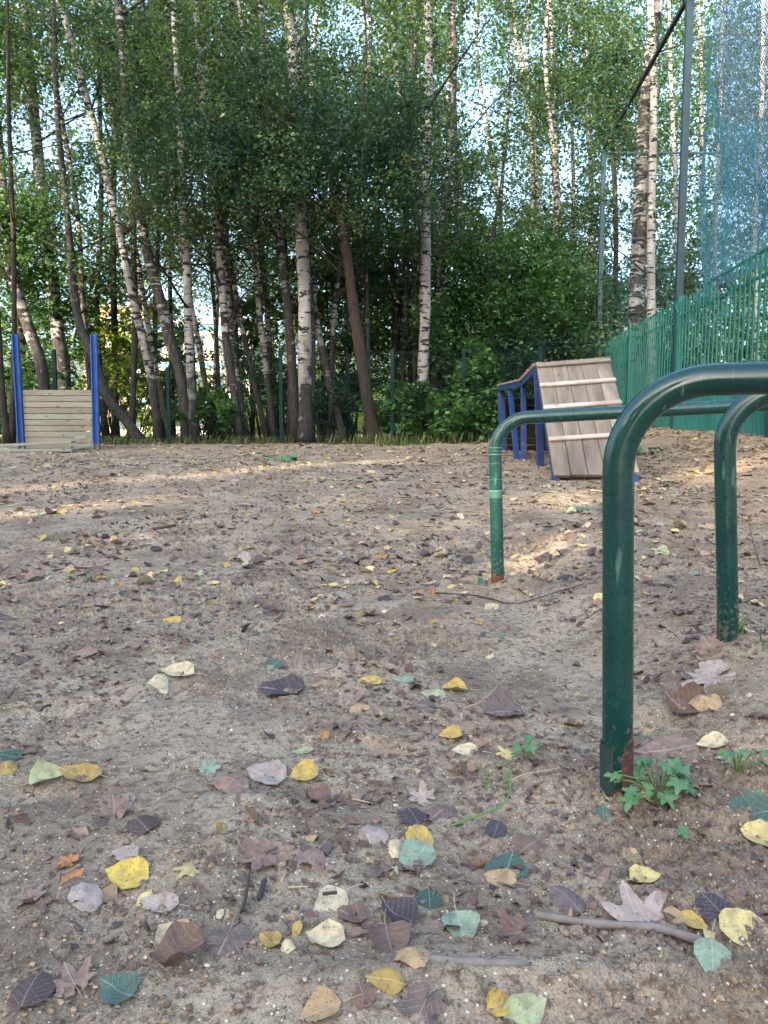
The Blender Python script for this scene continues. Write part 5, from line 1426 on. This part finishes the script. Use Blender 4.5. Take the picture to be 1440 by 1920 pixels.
cw = g.mix(g.noise(g.n('NewGeometry').outputs['Position'], 70, 3), (.045, .115, .040), (.085, .19, .075)); cw = g.mix(g.math('MULTIPLY', vein, .5), cw, (.16, .26, .10))
g.l(cw, pw.inputs['Base Color']); pw.inputs['Roughness'].default_value = .5
weed('leafy_weed', 'clump of lobed green leaves growing at the foot of the thick bar', 1235, 1500, 22, .045, 1, spread=.085, height=.062)
weed('leafy_weed', 'small leafy weed at the picture edge beside the cream leaf', 1385, 1445, 6, .036, 2, spread=.045, height=.05)
weed('leafy_weed', 'tiny bright seedling below the blue green leaf', 1425, 1500, 4, .026, 3, spread=.02, height=.02)
weed('leafy_weed', 'tiny green seedling under the leafy clump', 1280, 1582, 3, .022, 4, spread=.014, height=.012)
weed('leafy_weed', 'small weed before the thick bar near the pale stalk', 988, 1432, 5, .03, 5, spread=.035, height=.035)
weed('leafy_weed', 'dark broad leaved weed on the bank beyond the dog ramp', 1214, 852, 14, .13, 6, spread=.16, height=.08)
weed('leafy_weed', 'flat dark green weed far out on the open sand', 522, 864, 14, .14, 7, spread=.28, height=.06)
def tuft(label, px, py, n, hgt, spread, seed):
    rng = random.Random(seed); P = hit(px, py); V, Fc = [], []
    for k in range(n):
        a = rng.uniform(0, 6.283); b = Vector((rng.gauss(0, spread), rng.gauss(0, spread * .6), -.004)); h = hgt * rng.uniform(.5, 1.2); l = h * rng.uniform(.3, 1.0); wd = .0016 + hgt * .008
        d = Vector((math.cos(a), math.sin(a), 0)); s = Vector((-d.y, d.x, 0)) * wd; m = len(V)
        for t in range(4):
            f = t / 3; c = b + d * l * f * f + Vector((0, 0, h * (f - .25 * f * f))); V += [c - s * (1 - f * .9), c + s * (1 - f * .9)]
        for t in range(3): q = m + t * 2; Fc.append([q, q + 1, q + 3, q + 2])
    me = bpy.data.meshes.new('grass_tuft'); me.from_pydata([tuple(v) for v in V], [], Fc); me.update()
    o = link('grass_tuft', me, None, Matrix.Translation(P), M_STEMG); tag(o, label, 'grass', 'grass tufts on the sand')
tuft('scruffy little grass tuft on the open sand by the thin twig', 160, 1090, 26, .07, .04, 1)
tuft('thin grass sprig growing at the foot of the farther bar', 1378, 1192, 9, .13, .012, 2)
tuft('sparse grass tuft against the rusty foot of the scuffed bar', 906, 1095, 12, .06, .03, 3)
tuft('fine grass sprig between the dark heap and the thick bar', 932, 1480, 9, .07, .02, 4)
tuft('grass sprig at the picture edge behind the farther bar', 1425, 1215, 10, .08, .02, 5)
tuft('low grass tuft beside the first grass tuft on the open sand', 200, 1088, 18, .05, .05, 6)
